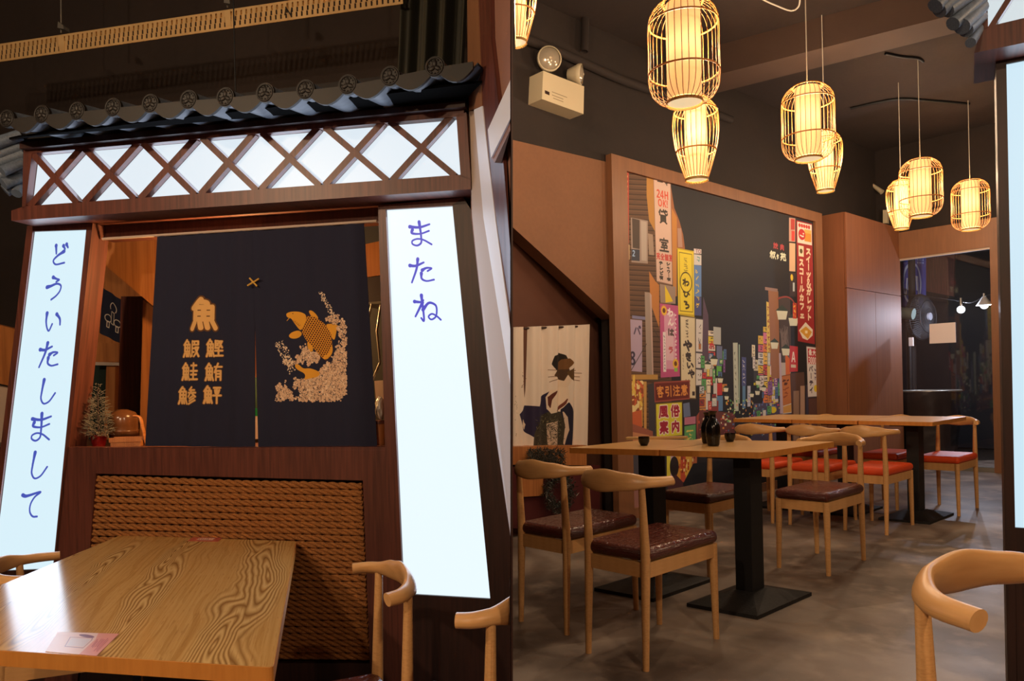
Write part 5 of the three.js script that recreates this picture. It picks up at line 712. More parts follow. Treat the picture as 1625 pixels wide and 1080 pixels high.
    stack(1196, 1203, 570, 612, ['#c8c8b8', '#2c2c34', '#e2d42c', '#b8dcc0']); stack(1203, 1212, 532, 600, ['#e0b83c', '#c85a7a', '#d8dce8', '#c8d8ec']); stack(1211, 1221, 518, 640, ['#e0c03a', '#d870a0', '#e07034', '#e8b848', '#c83a38', '#e8e0d0']); poly([[1216, 478], [1221, 480], [1224, 640], [1218, 640]], '#dcc254'); scrib(...m(1217, 485), ...m(1222, 560), 8, '#8a2a2a', 4); stack(1222, 1234, 560, 620, ['#c83a3c', '#e4ccdc', '#d8c83a', '#4a3038']); rect(1220, 613, 1235, 640, '#d8d4e4'); scrib(...m(1222, 618), ...m(1233, 636), 3, '#d8c84a', 6); poly([[1196, 640], [1262, 636], [1262, 712], [1190, 712]], '#3f3a5c'); for (let i = 0; i < 110; i++) { const q = m(R(1188, 1245), R(636, 690)); g.fillStyle = ['#4a6ac8', '#7a4aa0', '#e8e0d8', '#5a8ac8', '#e8d02c', '#c83a58', '#58a878'][i % 7]; g.fillRect(...q, R(5, 20), R(4, 14)); } { const q = m(1227, 650); g.fillStyle = '#ecd820'; g.beginPath(); g.ellipse(...q, 30, 15, 0, 0, 7); g.fill(); }
    for (let i = 0; i < 60; i++) { const q = m(R(1150, 1200), R(630, 668)); g.fillStyle = ['#9ad06a', '#d8e8a0', '#e8dcb8', '#e08a3c', '#4a9a58'][i % 5]; g.fillRect(...q, R(4, 14), R(3, 12)); }
    for (let k = 0; k < 46; k++) { const lft = k % 2, x = lft ? R(1106, 1150) : R(1192, 1236), y = R(lft ? 540 : 525, 655), ww = R(3, 8), hh = R(8, 24); rect(x, y, x + ww, y + hh, pal[Math.floor(R(0, 10))], '#2a2630', 2); scrib(...m(x + 1, y + 2), ...m(x + ww - 1, y + hh - 2), 3, k % 3 ? '#2c2a38' : '#f0e8d8', 2.5); }
    // right: brown pillar, street lamps, dark trunk, posters
    poly([[1219, 457], [1235, 462], [1238, 600], [1224, 600]], '#8e5a3c'); poly([[1214, 455], [1234, 458], [1234, 463], [1214, 460]], '#8a6a62'); poly([[1236, 470], [1254, 474], [1256, 620], [1240, 620]], '#3a3030'); g.strokeStyle = '#6a5c5c'; g.lineWidth = 5; for (let i = 0; i < 30; i++) { g.beginPath(); g.moveTo(...m(R(1237, 1250), R(515, 540))); g.lineTo(...m(R(1240, 1253), R(545, 575))); g.stroke(); } poly([[1237, 575], [1254, 575], [1256, 640], [1240, 640]], '#b8b2b8'); poly([[1246, 560], [1254, 570], [1254, 600], [1247, 600]], '#d8602c');
    const F2 = [[1238, 597], [1254, 594], [1256, 640], [1241, 645]]; poly(F2, '#c06a34', '#7c3a1c', 4); frame(F2, () => { scrib(14, 12, 84, 32, 2, '#4a1c10', 7); scrib(14, 38, 84, 76, 3, '#8a3a1c', 5); }); poly([[1241, 645], [1256, 640], [1256, 654], [1242, 656]], '#d89a4c', '#d8d0cc', 4); poly([[1236, 560], [1239, 560], [1243, 656], [1238, 656]], '#b8a8c8');
    for (const [x, y, r] of [[1241, 497, 9], [1259, 508, 8], [1229, 546, 6.5], [1247, 556, 7], [1133, 572, 6], [1143, 602, 4.5], [1152, 617, 4], [1123, 580, 5], [1153, 630, 3.5], [1203, 606, 4], [1212, 616, 4], [1202, 622, 4], [1193, 626, 3.5]]) { poly([[x - r, y - r * 0.6], [x + r, y - r * 0.4], [x + r * 0.7, y + r * 1.1], [x - r * 0.7, y + r * 1.1]], '#dfe6d4'); poly([[x - r * 1.15, y - r * 0.5], [x, y - r * 1.5], [x + r * 1.15, y - r * 0.4]], '#26342e'); }
    // right edge: menu strip, red cafe sign, party sign
    rect(1252, 345, 1262, 383, '#b98a7c'); rect(1255, 347, 1261, 364, '#a8302c'); rect(1256, 366, 1261, 382, '#c83430'); rect(1252.5, 385, 1262, 430, '#d6ac86'); rect(1253, 432, 1263, 470, '#2c2226'); { const q = m(1256.5, 440); g.fillStyle = '#e2c02c'; g.beginPath(); g.ellipse(...q, 13, 16, 0, 0, 7); g.fill(); } rect(1258, 448, 1261, 462, '#b8c4d0'); rect(1258, 480, 1264, 505, '#c83a24'); scrib(...m(1259, 483), ...m(1263, 503), 3, '#f0c040', 5); g.strokeStyle = '#8a3430'; g.lineWidth = 8; g.beginPath(); g.moveTo(...m(1234, 474)); g.quadraticCurveTo(...m(1254, 464), ...m(1262, 484)); g.stroke();
    const Hh = [[1263.5, 349], [1288.5, 355], [1293, 546], [1266, 541]]; poly(Hh, '#8e1e22'); frame(Hh, () => {
      g.fillStyle = '#e2d6cc'; fr2(6, 1, 92, 17.5); g.fillStyle = '#d8862e'; fr2(50, 6, 44, 10); g.fillStyle = '#e0a850'; fr2(50, 6, 44, 3); g.fillStyle = '#b8242a'; el(34, 11, 22, 4.6); scrib(20, 9, 48, 13.5, 2, '#e8d8c8', 4); g.fillStyle = '#c02c2a'; for (let i = 0; i < 5; i++) el(20 + i * 15, 3.6, 7, 1.6);
      g.fillStyle = '#e8d8b8'; fr2(12, 20.5, 32, 9); g.fillStyle = '#4a3a20'; el(28, 25, 9, 2);
      [...'スコールカフェ'].forEach((c, i) => gl(c, 14, 31.5 + i * 7.3, 30, 5.8, 6, '#ecd0b0')); [...'スイーツ'].forEach((c, i) => gl(c, 58, 21.5 + i * 6.6, 32, 5.4, 6, '#ecd0b0')); text('&', 74, 51.3, 42, '#ecd0b0'); [...'ガレット'].forEach((c, i) => gl(c === 'ッ' ? 'ツ' : c, 58, 55.5 + i * 7, 32, 5.6, 6, '#ecd0b0'));
      g.fillStyle = '#e6dccb'; g.beginPath(); [[8, 91], [50, 84], [96, 90], [94, 95], [60, 99], [30, 97.5]].forEach(a => g.lineTo(a[0], a[1] * kk)); g.fill(); g.fillStyle = '#d8942c'; g.beginPath(); [[14, 91.5], [52, 87.5], [90, 92], [64, 98]].forEach(a => g.lineTo(a[0], a[1] * kk)); g.fill(); g.fillStyle = '#f0e0b0'; fr2(46, 91, 16, 2.4);
    });
    rect(1253, 548, 1266, 590, '#c02c38'); frame([[1254, 552], [1264, 553], [1264, 588], [1254, 587]], () => { text('A', 50, 40, 110, '#f0e0e0', 0.9); g.fillStyle = '#d8c8b8'; fr2(10, 74, 80, 14); }); poly([[1254, 592], [1276, 590], [1280, 712], [1258, 712]], '#4a322e'); rect(1259, 620, 1268, 700, '#8a6a5a'); rect(1270, 612, 1277, 700, '#a88472'); rect(1279, 610, 1283, 700, '#2c2a40');
    const Ii = [[1279.5, 549], [1295, 551], [1297, 629], [1282, 630]]; poly(Ii, '#ddd6da', '#5a4a54', 4); frame(Ii, () => { g.fillStyle = '#b82838'; fr2(14, 4, 86, 30); gl('最', 22, 6, 32, 11, 6, '#f4e8e8'); gl('大', 62, 6, 32, 11, 6, '#f4e8e8'); text('3000', 58, 27, 46, '#f4e8e8', 0.8); [...'パーティ'].forEach((c, i) => gl(c === 'ィ' ? 'イ' : c, 18, 38 + i * 14, 42, 11, 6.5, '#3a3444')); scrib(72, 40, 90, 66, 3, '#5a4a6a', 5); g.fillStyle = '#e8c82c'; el(82, 82, 18, 7); }); poly([[1283, 632], [1298, 631], [1298, 712], [1284, 712]], '#4a2c2a');
    // barbecue name in the night sky
    frame([[1226, 383], [1246, 388], [1246, 398], [1226, 394]], () => { gl('焼', 6, 5, 34, 90, 5, '#a8323a'); gl('肉', 58, 5, 34, 90, 5, '#a8323a'); }); frame([[1221, 396], [1248, 402], [1248, 415], [1221, 410]], () => { for (const [lw, c] of [[7, '#3a3a30'], [4.2, '#dfe6cc']]) { gl('叙', 2, 5, 34, 90, lw, c); gl('々', 39, 30, 18, 60, lw, c); gl('苑', 62, 5, 36, 90, lw, c); } });
    // street below the signs: shop lights and dark heads
    poly([[985, 700], [1300, 700], [1300, 840], [985, 840]], '#1b1820'); for (const [x0, x1, c] of [[1058, 1064, '#e0d83c'], [1064, 1072, '#c8a8c0'], [1072, 1080, '#d8902c'], [1080, 1088, '#c0442c'], [1088, 1098, '#e0a83c'], [1098, 1106, '#b05a3c']]) rect(x0, 716, x1, 765, c); for (let i = 0; i < 50; i++) { const q = m(R(1068, 1104), R(716, 750)); g.fillStyle = ['#f0c040', '#a83020', '#f4e0a0', '#702818'][i % 4]; g.fillRect(...q, R(3, 12), R(5, 18)); } poly([[1100, 735], [1300, 715], [1300, 840], [1066, 840], [1080, 775]], '#0e1018'); { const q = m(1070, 740); g.fillStyle = '#1a1216'; g.beginPath(); g.ellipse(...q, 30, 40, 0, 0, 7); g.fill(); } poly([[1060, 765], [1072, 752], [1084, 765], [1086, 840], [1056, 840]], '#3a1c24'); { const q = m(1011, 735); g.fillStyle = '#34323e'; g.beginPath(); g.ellipse(...q, 38, 56, 0, 0, 7); g.fill(); } poly([[1002, 760], [1022, 760], [1024, 840], [1000, 840]], '#8a5a58');
    const im = g.getImageData(0, 0, w, h); for (let i = 0; i < im.data.length; i++) if (i % 4 < 3) im.data[i] = 255 * Math.pow(im.data[i] / 255, 0.8); g.putImageData(im, 0, 0);   // the print is lighter than the inks above
  });
  const q = [[s0, y1], [s1, y1], [s1, y0], [s0, y0]], P = [], U = [0, 1, 1, 1, 1, 0, 0, 0]; q.forEach(a => { const v = MUR.W(a[0], a[1], 0.0305); P.push(v.x, v.y, v.z); });
  const g = new THREE.BufferGeometry(); g.setAttribute('position', new THREE.Float32BufferAttribute(P, 3)); g.setAttribute('uv', new THREE.Float32BufferAttribute(U, 2)); g.setIndex([0, 3, 1, 1, 3, 2]); g.computeVertexNormals();
  const pr = part(t, 'printed_sheet', g, std({ map: tex, roughness: 0.68 }), 'satin printed street scene'); part(pr, 'sheet_backing', prismSY(MUR, q, 0.03, 0.004), M.nearBlack); settle(t);
}
// ---------------------------------------------------------------- alcove: printed curtain, ledge, bench, garland
{
  const o = -0.14, q = [[813.5, 519], [929, 515], [926, 708], [813.5, 710]], S = q.map(a => MUR.S(a[0], a[1], o));
  const tex = canvas(620, 1024, (g, w, h) => {
    g.fillStyle = '#dfd0c2'; g.fillRect(0, 0, w, h); const K = (x, y) => [(x - 18) / 565 * w, (y - 80) / 950 * h];
    const poly = (pts, c) => { g.fillStyle = c; g.beginPath(); pts.forEach((p, i) => { const a = K(...p); i ? g.lineTo(...a) : g.moveTo(...a); }); g.closePath(); g.fill(); g.strokeStyle = c; g.lineJoin = 'round'; g.lineWidth = 10; g.stroke(); };
    poly([[70, 770], [120, 705], [215, 715], [240, 640], [290, 600], [290, 760], [250, 850], [170, 945], [100, 890]], '#241b3c'); poly([[95, 815], [120, 850], [110, 885], [92, 860]], '#d9c3ae');
    poly([[400, 740], [450, 690], [490, 780], [470, 1020], [380, 1020]], '#1c1830'); poly([[410, 760], [440, 800], [450, 900], [420, 1010], [405, 980], [430, 880]], '#d4bca8');
    poly([[240, 790], [300, 750], [390, 760], [420, 860], [400, 1080], [170, 1080], [180, 930]], '#3c3528'); poly([[280, 850], [370, 830], [360, 1080], [290, 1080]], '#bfa894'); g.strokeStyle = '#2a2418'; for (let i = 0; i < 260; i++) { const p = K(R(185, 410), R(780, 1030)), a = R(0, 6.3); g.lineWidth = R(2, 5); g.beginPath(); g.moveTo(...p); g.lineTo(p[0] + Math.cos(a) * 26, p[1] + Math.sin(a) * 26); g.stroke(); } g.strokeStyle = '#8f8464'; for (let i = 0; i < 70; i++) { const p = K(R(185, 400), R(780, 1030)), a = R(0, 6.3); g.lineWidth = 2; g.beginPath(); g.moveTo(...p); g.lineTo(p[0] + Math.cos(a) * 18, p[1] + Math.sin(a) * 18); g.stroke(); }
    poly([[275, 640], [300, 585], [350, 590], [380, 510], [440, 560], [450, 660], [380, 745], [310, 765], [280, 730]], '#e0cdb8'); poly([[285, 640], [345, 595], [310, 660], [300, 720], [288, 700]], '#5a2a20'); poly([[440, 660], [430, 690], [370, 745], [350, 750], [400, 700]], '#6a3424');
    poly([[375, 500], [400, 520], [430, 470], [450, 460], [460, 500], [440, 560], [380, 560]], '#dcc8b2'); poly([[330, 470], [360, 400], [440, 400], [450, 450], [410, 510], [360, 490]], '#4a3320'); poly([[313, 380], [330, 320], [380, 298], [425, 320], [440, 350], [380, 390], [340, 425]], '#1e1814'); poly([[355, 400], [400, 350], [450, 345], [472, 375], [440, 420], [380, 420]], '#6e4a26'); poly([[440, 450], [480, 420], [500, 480], [490, 520], [465, 500]], '#5a4020');
    g.strokeStyle = '#6a4a2a'; g.lineWidth = 5; for (const [a, b] of [[[280, 425], [345, 430]], [[282, 482], [345, 478]], [[290, 522], [350, 500]], [[490, 455], [545, 460]], [[490, 482], [535, 488]], [[485, 505], [535, 518]], [[470, 440], [515, 435]]]) { g.beginPath(); g.moveTo(...K(...a)); g.lineTo(...K(...b)); g.stroke(); }
    g.strokeStyle = '#54402e'; g.lineWidth = 4; for (let i = 0; i < 16; i++) { const p = K(R(82, 120), R(440, 555)); g.beginPath(); g.moveTo(...p); g.lineTo(p[0] + R(-18, 18), p[1] + R(-12, 16)); g.stroke(); } g.lineWidth = 2.5; for (let i = 0; i < 14; i++) { const p = K(R(30, 44), R(620, 980)); g.beginPath(); g.moveTo(...p); g.lineTo(p[0] + R(-5, 5), p[1] + R(4, 14)); g.stroke(); }
  });
  const t = thing('printed_curtain', 'white alcove curtain printed with a woman in a dark kimono', 'curtain');
  part(t, 'cloth', cloth(MUR, S[0], S[1], S[2], S[3], o, (u, v) => (0.018 * Math.sin(u * 26) + 0.01 * Math.sin(u * 55 + 1)) * (1 - 0.45 * v) + (u > 0.85 ? (u - 0.85) * 0.25 : 0), 90, 20), std({ map: tex, roughness: 0.9 })); part(t, 'curtain_pole', rod(MUR.W(S[0][0], S[0][1] - 0.01, o - 0.012), MUR.W(S[1][0] + 0.03, S[1][1] - 0.01, o - 0.012), 0.008), M.laminateDark); settle(t);
  const b = (n, l, c, px, f, k, m) => { const s = px.map(a => MUR.S(a[0], a[1], f)); return solo(n, l, c, clampX(prismSY(MUR, s, f, k), 1), m); };
  b('alcove_ledge', 'orange wood ledge below the printed curtain', 'ledge', [[812, 709], [931, 706], [931, 738], [812, 737]], -0.07, -0.245, M.kitchenWood);
  b('red_bench', 'dark red upholstered bench under the alcove ledge', 'bench', [[812, 740], [952, 738], [952, 835], [812, 838]], -0.09, -0.245, std({ color: 0x4a0d10, roughness: 0.7 }));
  b('framed_board', 'small orange board leaning on the bench', 'board', [[828, 757], [862, 755], [862, 786], [830, 788]], -0.06, -0.08, M.kitchenWood);
  const w = thing('tinsel_wreath', 'dark green tinsel wreath with silver glints leaning on the bench', 'wreath'), c = MUR.P(888, 780, -0.02), gs = [], gl = []; for (let i = 0; i < 900; i++) { const a = R(0, 6.283), r = R(0.08, 0.16), p = MUR.e.clone().multiplyScalar(Math.cos(a) * r).add(V3(0, Math.sin(a) * r, 0)).addScaledVector(MUR.n, R(-0.03, 0.03)).add(c), d = V3(R(-1, 1), R(-1, 1), R(-1, 1)).multiplyScalar(0.03); (i % 9 ? gs : gl).push(rod(p, p.clone().add(d), 0.003, 0.001, 4)); }
  part(w, 'tinsel', mergeGeometries(gs), std({ color: 0x1f241b, roughness: 0.5 })).userData.kind = 'stuff'; part(w, 'silver_strands', mergeGeometries(gl), M.steel, 'silver strands').userData.kind = 'stuff'; settle(w);
  const k = thing('tinsel_bundle', 'bundle of dark tinsel standing before the printed curtain hem', 'tinsel'), ks = []; for (let i = 0; i < 700; i++) { const x = 868 + R(-28, 28), y = R(712, 738), p = MUR.P(x, y, -0.02), d = V3(R(-1, 1), R(-1.2, 1), R(-1, 1)).multiplyScalar(0.035); ks.push(rod(p, p.clone().add(d), 0.003, 0.001, 4)); } part(k, 'strands', mergeGeometries(ks), std({ color: 0x35332a, roughness: 0.5 })).userData.kind = 'stuff'; settle(k);
}
// ---------------------------------------------------------------- dining tables
function frustum(cx, cz, a, b, y0, y1, a2, b2) {
  const c = (u, v, y) => V3(cx + E1[0] * u + E2[0] * v, y, cz + E1[1] * u + E2[1] * v), p = [[-1, -1], [1, -1], [1, 1], [-1, 1]], lo = p.map(k => c(k[0] * a, k[1] * b, y0)), hi = p.map(k => c(k[0] * a2, k[1] * b2, y1)), t = [], u = [];
  const quad = (A, B, C, D) => { t.push(A, B, C, A, C, D); u.push(0, 0, A.distanceTo(B), 0, A.distanceTo(B), B.distanceTo(C), 0, 0, A.distanceTo(B), B.distanceTo(C), 0, A.distanceTo(D)); };
  for (let i = 0; i < 4; i++) { const j = (i + 1) % 4; quad(lo[i], lo[j], hi[j], hi[i]); } quad(hi[0], hi[1], hi[2], hi[3]); quad(lo[3], lo[2], lo[1], lo[0]);
  const g = soup(t, u); return g;
}
function diningTable(quad, base, label, group) {
  const t = thing('dining_table', label, 'table', group), dir = [quad[1][0] - quad[0][0], quad[1][1] - quad[0][1]], q = roundPoly(quad, 0.012, 3);
  part(t, 'tabletop', slab(insetPoly(q, 0.002), 0.75, 0.722, dir), M.tableTopPale); part(t, 'edge_band', ringBand(q, 0.7495, 0.7215, 0.003), M.tableEdge, 'honey coloured edge band');
  part(t, 'base_plate', frustum(...base, 0.174, 0.265, 0, 0.018, 0.174, 0.265), M.blackCast); part(t, 'base_cone', frustum(...base, 0.172, 0.262, 0.018, 0.062, 0.05, 0.065), M.blackCast, 'flared black base'); part(t, 'post', frustum(...base, 0.042, 0.055, 0.05, 0.71, 0.042, 0.055), M.blackMetal); part(t, 'mounting_plate', frustum(...base, 0.12, 0.16, 0.706, 0.722, 0.12, 0.16), M.blackMetal); settle(t);
}
const lerp2 = (a, b, k) => [a[0] + (b[0] - a[0]) * k, a[1] + (b[1] - a[1]) * k], plus = (a, v, k = 1) => [a[0] + v[0] * k, a[1] + v[1] * k];
{
  const a = [0.284, -3.902], b = [1.119, -3.416], dv = [0.545, -0.5], m = lerp2(a, b, 0.4985), m2 = lerp2(a, b, 0.5015);
  diningTable([a, m, plus(m, dv, 0.96), plus(a, dv, 0.92)], [0.73, -4.0], 'pale wood table with one black cup, joined to the bottle table');
  diningTable([m2, b, plus(b, dv), plus(m2, dv, 0.97)], [1.14, -3.69], 'pale wood table with black bottles on a square black pedestal');
  const p0 = [1.901, -6.533], p3 = [3.0, -5.404], v = [0.626, -0.637], bs = [[2.33, -6.5], [2.7, -6.15], [3.075, -5.79]];
  ['end table of the bare row, nearest the mural', 'middle table of the bare row between the orange seats', 'end table of the bare row, nearest the glazed door'].forEach((l, i) => { const x = lerp2(p0, p3, i / 3 + (i ? 0.002 : 0)), y = lerp2(p0, p3, (i + 1) / 3 - (i < 2 ? 0.002 : 0)); diningTable([x, y, plus(y, v), plus(x, v)], bs[i], 'pale wood ' + l, 'row of bare tables with orange seated chairs'); });
}
{ // things on the near tables
  const Y = 0.7505;
  const bottle = (px, py, k, label) => { const p = onY(px, py, Y), t = thing('sake_bottle', label, 'bottle'), pr = [[0, 0], [0.026, 0], [0.03, 0.006], [0.036, 0.05], [0.0365, 0.09], [0.031, 0.115], [0.017, 0.138], [0.0145, 0.15], [0.016, 0.163], [0.023, 0.174], [0.021, 0.175], [0.013, 0.162], [0.011, 0.15], [0, 0.14]].map(a => new THREE.Vector2(a[0] * k, a[1] * k)); part(t, 'bottle_body', new THREE.LatheGeometry(pr, 36).translate(p.x, p.y, p.z), M.blackGlaze); const rg = []; for (const y of [0.05, 0.053]) rg.push(new THREE.TorusGeometry(0.0362 * k, 0.0007, 6, 40).rotateX(Math.PI / 2).translate(p.x, p.y + y * k, p.z)); part(t, 'carved_line', mergeGeometries(rg), M.blackMetal); settle(t); };
  bottle(1132, 707, 1, 'glossy black flask with flared lip and carved waist line'); bottle(1123, 703, 0.93, 'smaller black flask half hidden behind the tall flask');
  const cup = (px, py, label) => { const p = onY(px, py, Y), t = thing('sake_cup', label, 'cup'), pr = [[0, 0], [0.017, 0], [0.02, 0.004], [0.028, 0.022], [0.029, 0.045], [0.0275, 0.046], [0.026, 0.024], [0.015, 0.008], [0, 0.008]].map(a => new THREE.Vector2(...a)); part(t, 'cup_body', new THREE.LatheGeometry(pr, 28).translate(p.x, p.y, p.z), M.blackGlaze); settle(t); };
  cup(1022, 706.5, 'small black cup standing alone on the pale table'); cup(1158.5, 700.5, 'small black cup beside the black flasks');
  const q = [[992, 697.5], [1090, 696], [1092, 694.6], [996, 695.8]].map(a => { const p = onY(a[0], a[1], Y); return [p.x, p.z]; }); solo('wooden_tray', 'thin pale wooden tray lying along the table edge behind the cup', 'tray', slab(roundPoly(q, 0.01), Y + 0.012, Y, [1, 0]), M.tableTopPale);
}
// ---------------------------------------------------------------- dining chairs
{
  const F = [0.72, -0.694], B = [-0.72, 0.694], C = (m, x, z, f, l, g) => chair(protoDining, m, x, 0, z, ...f, l, g);
  C(M.brownSeat, 0.56, -3.10, F, 'brown seated chair with its back to the aisle at the bottle table'); C(M.brownSeat, 0.295, -3.53, F, 'brown seated chair beside the red bench at the one cup table');
  C(M.brownSeat, 1.78, -4.40, B, 'brown seated chair turned towards the flasks at the open end of the bottle table'); C(M.brownSeat, 1.14, -4.44, B, 'brown seated chair under the table edge between the pedestal and the mural');
  const G = 'orange chairs on the aisle side of the bare tables';
  C(M.orangeSeat, 2.62, -5.44, F, 'orange seated chair at the aisle end of three with backs to the bottle table', G); C(M.orangeSeat, 2.32, -5.69, F, 'middle orange seated chair of three with backs to the bottle table', G); C(M.orangeSeat, 2.02, -5.96, F, 'orange seated chair nearest the mural of three with backs to the bottle table', G);
  C(M.orangeSeat, 3.18, -6.41, B, 'orange seated chair in front of the cabinet at the bare row'); C(M.orangeSeat, 2.70, -6.815, B, 'orange seated chair in front of the mural corner at the bare row'); C(M.orangeSeat, 3.485, -6.08, B, 'orange seated chair in front of the glazed door at the bare row');
  const e = onY(1553, 985, 0.7), f = [0.4, 0.917], s = [f[1], -f[0]];   // horn end nearest the light pillar
  chair(protoAisle, M.brownSeat, e.x + f[0] * 0.08 + s[0] * 0.22, 0, e.z + f[1] * 0.08 + s[1] * 0.22, ...f, 'horn back chair beside the blank light pillar');
}
// ---------------------------------------------------------------- bamboo lanterns
function lanternGeo(fat, half) {
  const H = fat ? 0.5 : 0.46, prof = fat ? [[0, 0.085], [0.06, 0.135], [0.16, 0.165], [0.5, 0.17], [0.84, 0.163], [0.94, 0.13], [1, 0.085]] : [[0, 0.06], [0.2, 0.088], [0.45, 0.118], [0.7, 0.127], [0.86, 0.115], [1, 0.06]];
  const pts = prof.map(([k, r]) => V3(r, (k - 1) * H, 0)), n = fat ? 34 : 28, th = half ? Math.PI : Math.PI * 2, ribs = [];
  for (let i = 0; i < (half ? n / 2 : n); i++) { const g = tube(pts, 0.0018, 26, 4); g.rotateY(half ? -Math.PI / 2 + (i + 0.5) / (n / 2) * Math.PI : i / n * th); ribs.push(g); }
  const rAt = k => { for (let i = 0; i < prof.length - 1; i++) if (k <= prof[i + 1][0]) { const t = (k - prof[i][0]) / (prof[i + 1][0] - prof[i][0]); return prof[i][1] + (prof[i + 1][1] - prof[i][1]) * t; } return prof.at(-1)[1]; };
  const hoop = (k, r, w) => { const g = new THREE.TorusGeometry(r, w, 6, half ? 24 : 48, th); g.rotateX(Math.PI / 2); if (half) g.rotateY(-Math.PI / 2 + Math.PI); g.translate(0, (k - 1) * H, 0); if (half) g.rotateY(0); return g; };
  const sr = fat ? 0.083 : 0.062, cyl = (r0, r1, h, y, open) => new THREE.CylinderGeometry(r0, r1, h, half ? 20 : 36, 1, open, half ? 0 : 0, th).translate(0, y, 0);
  return { H, ribs: cleanMerge(ribs), hoops: (fat ? [0.985, 0.78, 0.3] : [0.985, 0.84, 0.36]).map(k => hoop(k, rAt(k) + 0.001, 0.0045)), rim: cyl(prof[0][1] + 0.004, prof[0][1] + 0.004, 0.016, -H + 0.006, true), shade: cyl(sr, sr, H * 0.93, -H * 0.5, true), disc: cyl(prof[0][1] * 0.97, prof[0][1] * 0.97, 0.004, -H + 0.012, false) };
}
const LG = { fat: lanternGeo(true, false), slim: lanternGeo(false, false), half: lanternGeo(false, true) };
const rimMat = std({ color: 0x8a6c34, roughness: 0.5, side: THREE.DoubleSide });
function lantern(kind, at, label, group, power = LIGHT.lantern) {   // at = top centre of the cage
  const G = LG[kind], t = thing('bamboo_lantern', label, 'lantern', group); t.position.copy(at);
  part(t, 'rib_cage', G.ribs, M.bamboo, 'thin bent bamboo ribs').userData.kind = 'stuff';
  for (const h of G.hoops) part(t, 'hoop', h, M.bamboo); part(t, 'bottom_rim', G.rim, rimMat); part(t, 'paper_shade', G.shade, M.shade, 'glowing paper cylinder'); part(t, 'bottom_disc', G.disc, M.shadeDisc, 'glowing paper disc');
  if (CEIL - at.y > 0.02) part(t, 'cord', rod(V3(0, -0.03, 0), V3(0, CEIL - at.y, 0), 0.0035, 0.0035, 6), M.cordWhite);
  part(t, 'top_cross', mergeGeometries([rod(V3(-0.06, -0.012, 0), V3(0.06, -0.012, 0), 0.003), rod(V3(0, -0.012, kind === 'half' ? 0 : -0.06), V3(0, -0.012, 0.06), 0.003)]), M.bamboo);
  const l = new THREE.PointLight(WARM, power); l.position.copy(at).add(V3(kind === 'half' ? 0.03 : 0, -G.H * 0.45, 0)); l.castShadow = true; l.shadow.radius = 2; scene.add(l);
}
{
  const fat = 'fat bamboo cage lantern ', slim = 'slim tapered bamboo lantern ';
  lantern('fat', atDepth(1083, 2, 3.68), fat + 'hanging over the bottle table', null); lantern('slim', atDepth(1103, 156, 4.22), slim + 'just behind the big lantern over the bottle table', null);
  lantern('fat', atDepth(1281, 136, 5.1), fat + 'hanging between the mural and the bare row', null); lantern('slim', atDepth(1308, 208, 5.75), slim + 'behind the fat lantern near the cabinet', null);
  lantern('slim', atDepth(1429, 286, 7.1), slim + 'hanging before the cabinet side of the glazed door', null); lantern('fat', atDepth(1460, 253, 6.6), fat + 'hanging before the head of the glazed door', null); lantern('fat', atDepth(1539, 286, 7.6), fat + 'farthest back, close to the door jamb', null);
  const p = atDepth(813, -62, 4.2); lantern('half', V3(p.x + 0.008, p.y, p.z), 'half round slim bamboo lantern mounted flat on the partition', null);
  const more = 'unseen bamboo lanterns added as fill light for the dining room', lm = 'unseen bamboo cage lantern added as fill light';
  for (const [x, z, k] of [[1.2, 0.5, 2.1], [2.9, -1.6, 1], [4.3, -3.6, 1]]) lantern('fat', V3(x, 2.95, z), lm, more, LIGHT.fill * k);  // out-of-view lanterns added as fill light on the dining room
  const ms = 'unseen bamboo lanterns added to light the stall'; for (const [x, z] of [[-2.3, -1.0], [-1.2, 0.7]]) lantern('fat', V3(x, 2.6, z), 'unseen bamboo cage lantern added to light the stall', ms, LIGHT.stall);  // out-of-view lanterns added for the stall; one follows the table shadow on the rope
}
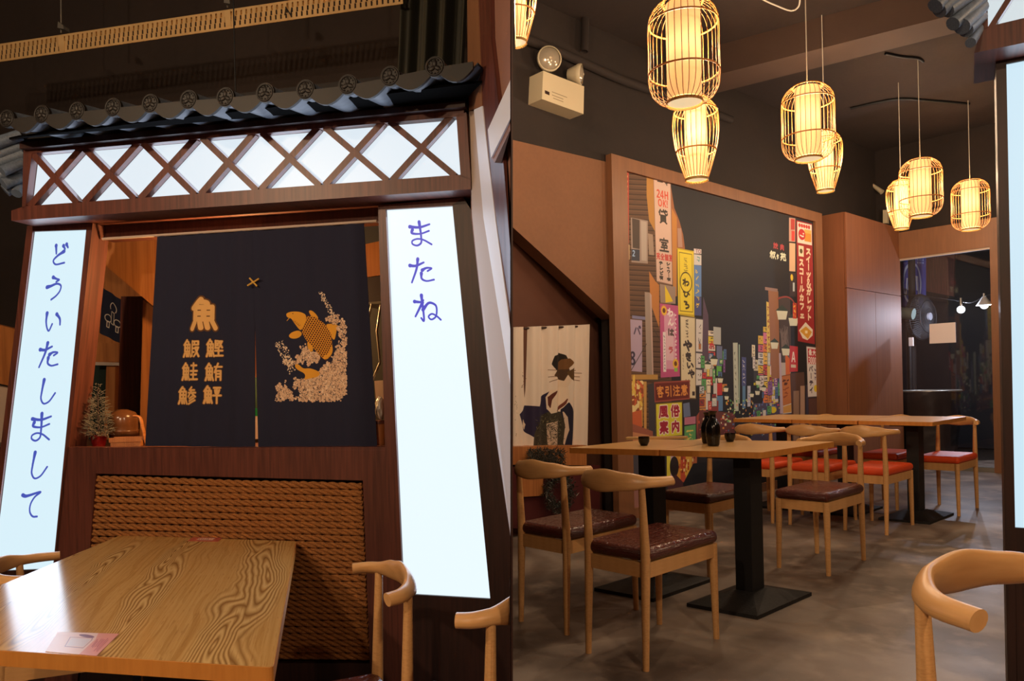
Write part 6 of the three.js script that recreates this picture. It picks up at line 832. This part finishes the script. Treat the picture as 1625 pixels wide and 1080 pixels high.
// ---------------------------------------------------------------- light pillar at the aisle
{
  const t = thing('light_sign_pillar', 'tall blank glowing panel in a dark brown frame at the aisle', 'sign');
  const pnl = [[1597, 101], [1700, 80], [1712, 842], [1611, 836]];
  const [f, bk] = quadPanel(PIL, pnl, -0.01, -0.03);
  part(t, 'diffuser', f, std({ color: 0x1c1c1c, emissive: lin(0.60, 0.80, 0.92), emissiveIntensity: 1.0, roughness: 0.4 }), 'glowing pale blue panel'); part(t, 'backing', bk, signBack);
  part(t, 'stile', prism(PIL, [[1580, 86], [1597, 100], [1611, 837], [1616, 1180], [1601, 1180]], 0, -0.2), M.laminateDark); part(t, 'top_rail', prism(PIL, [[1580, 86], [1710, 58], [1700, 80], [1597, 101]], 0, -0.2), M.laminateDark); part(t, 'foot_panel', prism(PIL, [[1611, 837], [1712, 842], [1716, 1210], [1614, 1210]], 0, -0.2), M.laminateDark);
  settle(t); lightFor(PIL, pnl, -0.009, COOL, LIGHT.sign);
  const h = thing('lattice_light_box', 'corner of a lattice light box above the blank light pillar', 'light box'), o = 0.12;
  const pn2 = [[1566, -60], [1710, -95], [1710, 10], [1568, 44]];
  part(h, 'diffuser', prism(PIL, pn2, o - 0.035, o - 0.05), std({ color: 0x222222, emissive: lin(0.80, 0.90, 0.95), emissiveIntensity: 0.8, roughness: 0.4 }), 'glowing white diffuser'); part(h, 'bottom_rail', prism(PIL, [[1556, 48], [1568, 42], [1712, 8], [1712, 50], [1546, 84]], o, o - 0.3), M.laminate); part(h, 'end_stile', prism(PIL, [[1555, -60], [1566, -60], [1568, 44], [1556, 50]], o, o - 0.12), M.laminate);
  part(h, 'lattice_bar', prism(PIL, [[1567, 44], [1578, 42], [1630, -40], [1620, -40]], o - 0.003, o - 0.034), M.laminate); part(h, 'lattice_bar', prism(PIL, [[1600, -60], [1612, -60], [1680, 22], [1668, 24]], o - 0.006, o - 0.034), M.laminate); settle(h); lightFor(PIL, pn2, o - 0.034, COOL, LIGHT.header);
  const r = thing('side_eave', 'grey blue roof tiles stepping down beside the light box corner', 'roof');
  for (const [x0, y0, x1, y1, rr, o0] of [[1484, 10, 1540, -55, 0.024, 0.3], [1490, 16, 1556, -40, 0.026, 0.28], [1503, 16, 1556, -22, 0.024, 0.26], [1512, 38, 1556, -2, 0.022, 0.24], [1526, 42, 1557, 10, 0.026, 0.22], [1533, 48, 1557, 26, 0.022, 0.2], [1540, 68, 1556, 42, 0.016, 0.18]]) part(r, 'roof_tile', rod(PIL.P(x0, y0, o0), PIL.P(x1, y1, o0 - 0.08), rr, rr * 0.92, 14), M.tile); settle(r);
}
renderer.render(scene, camera);
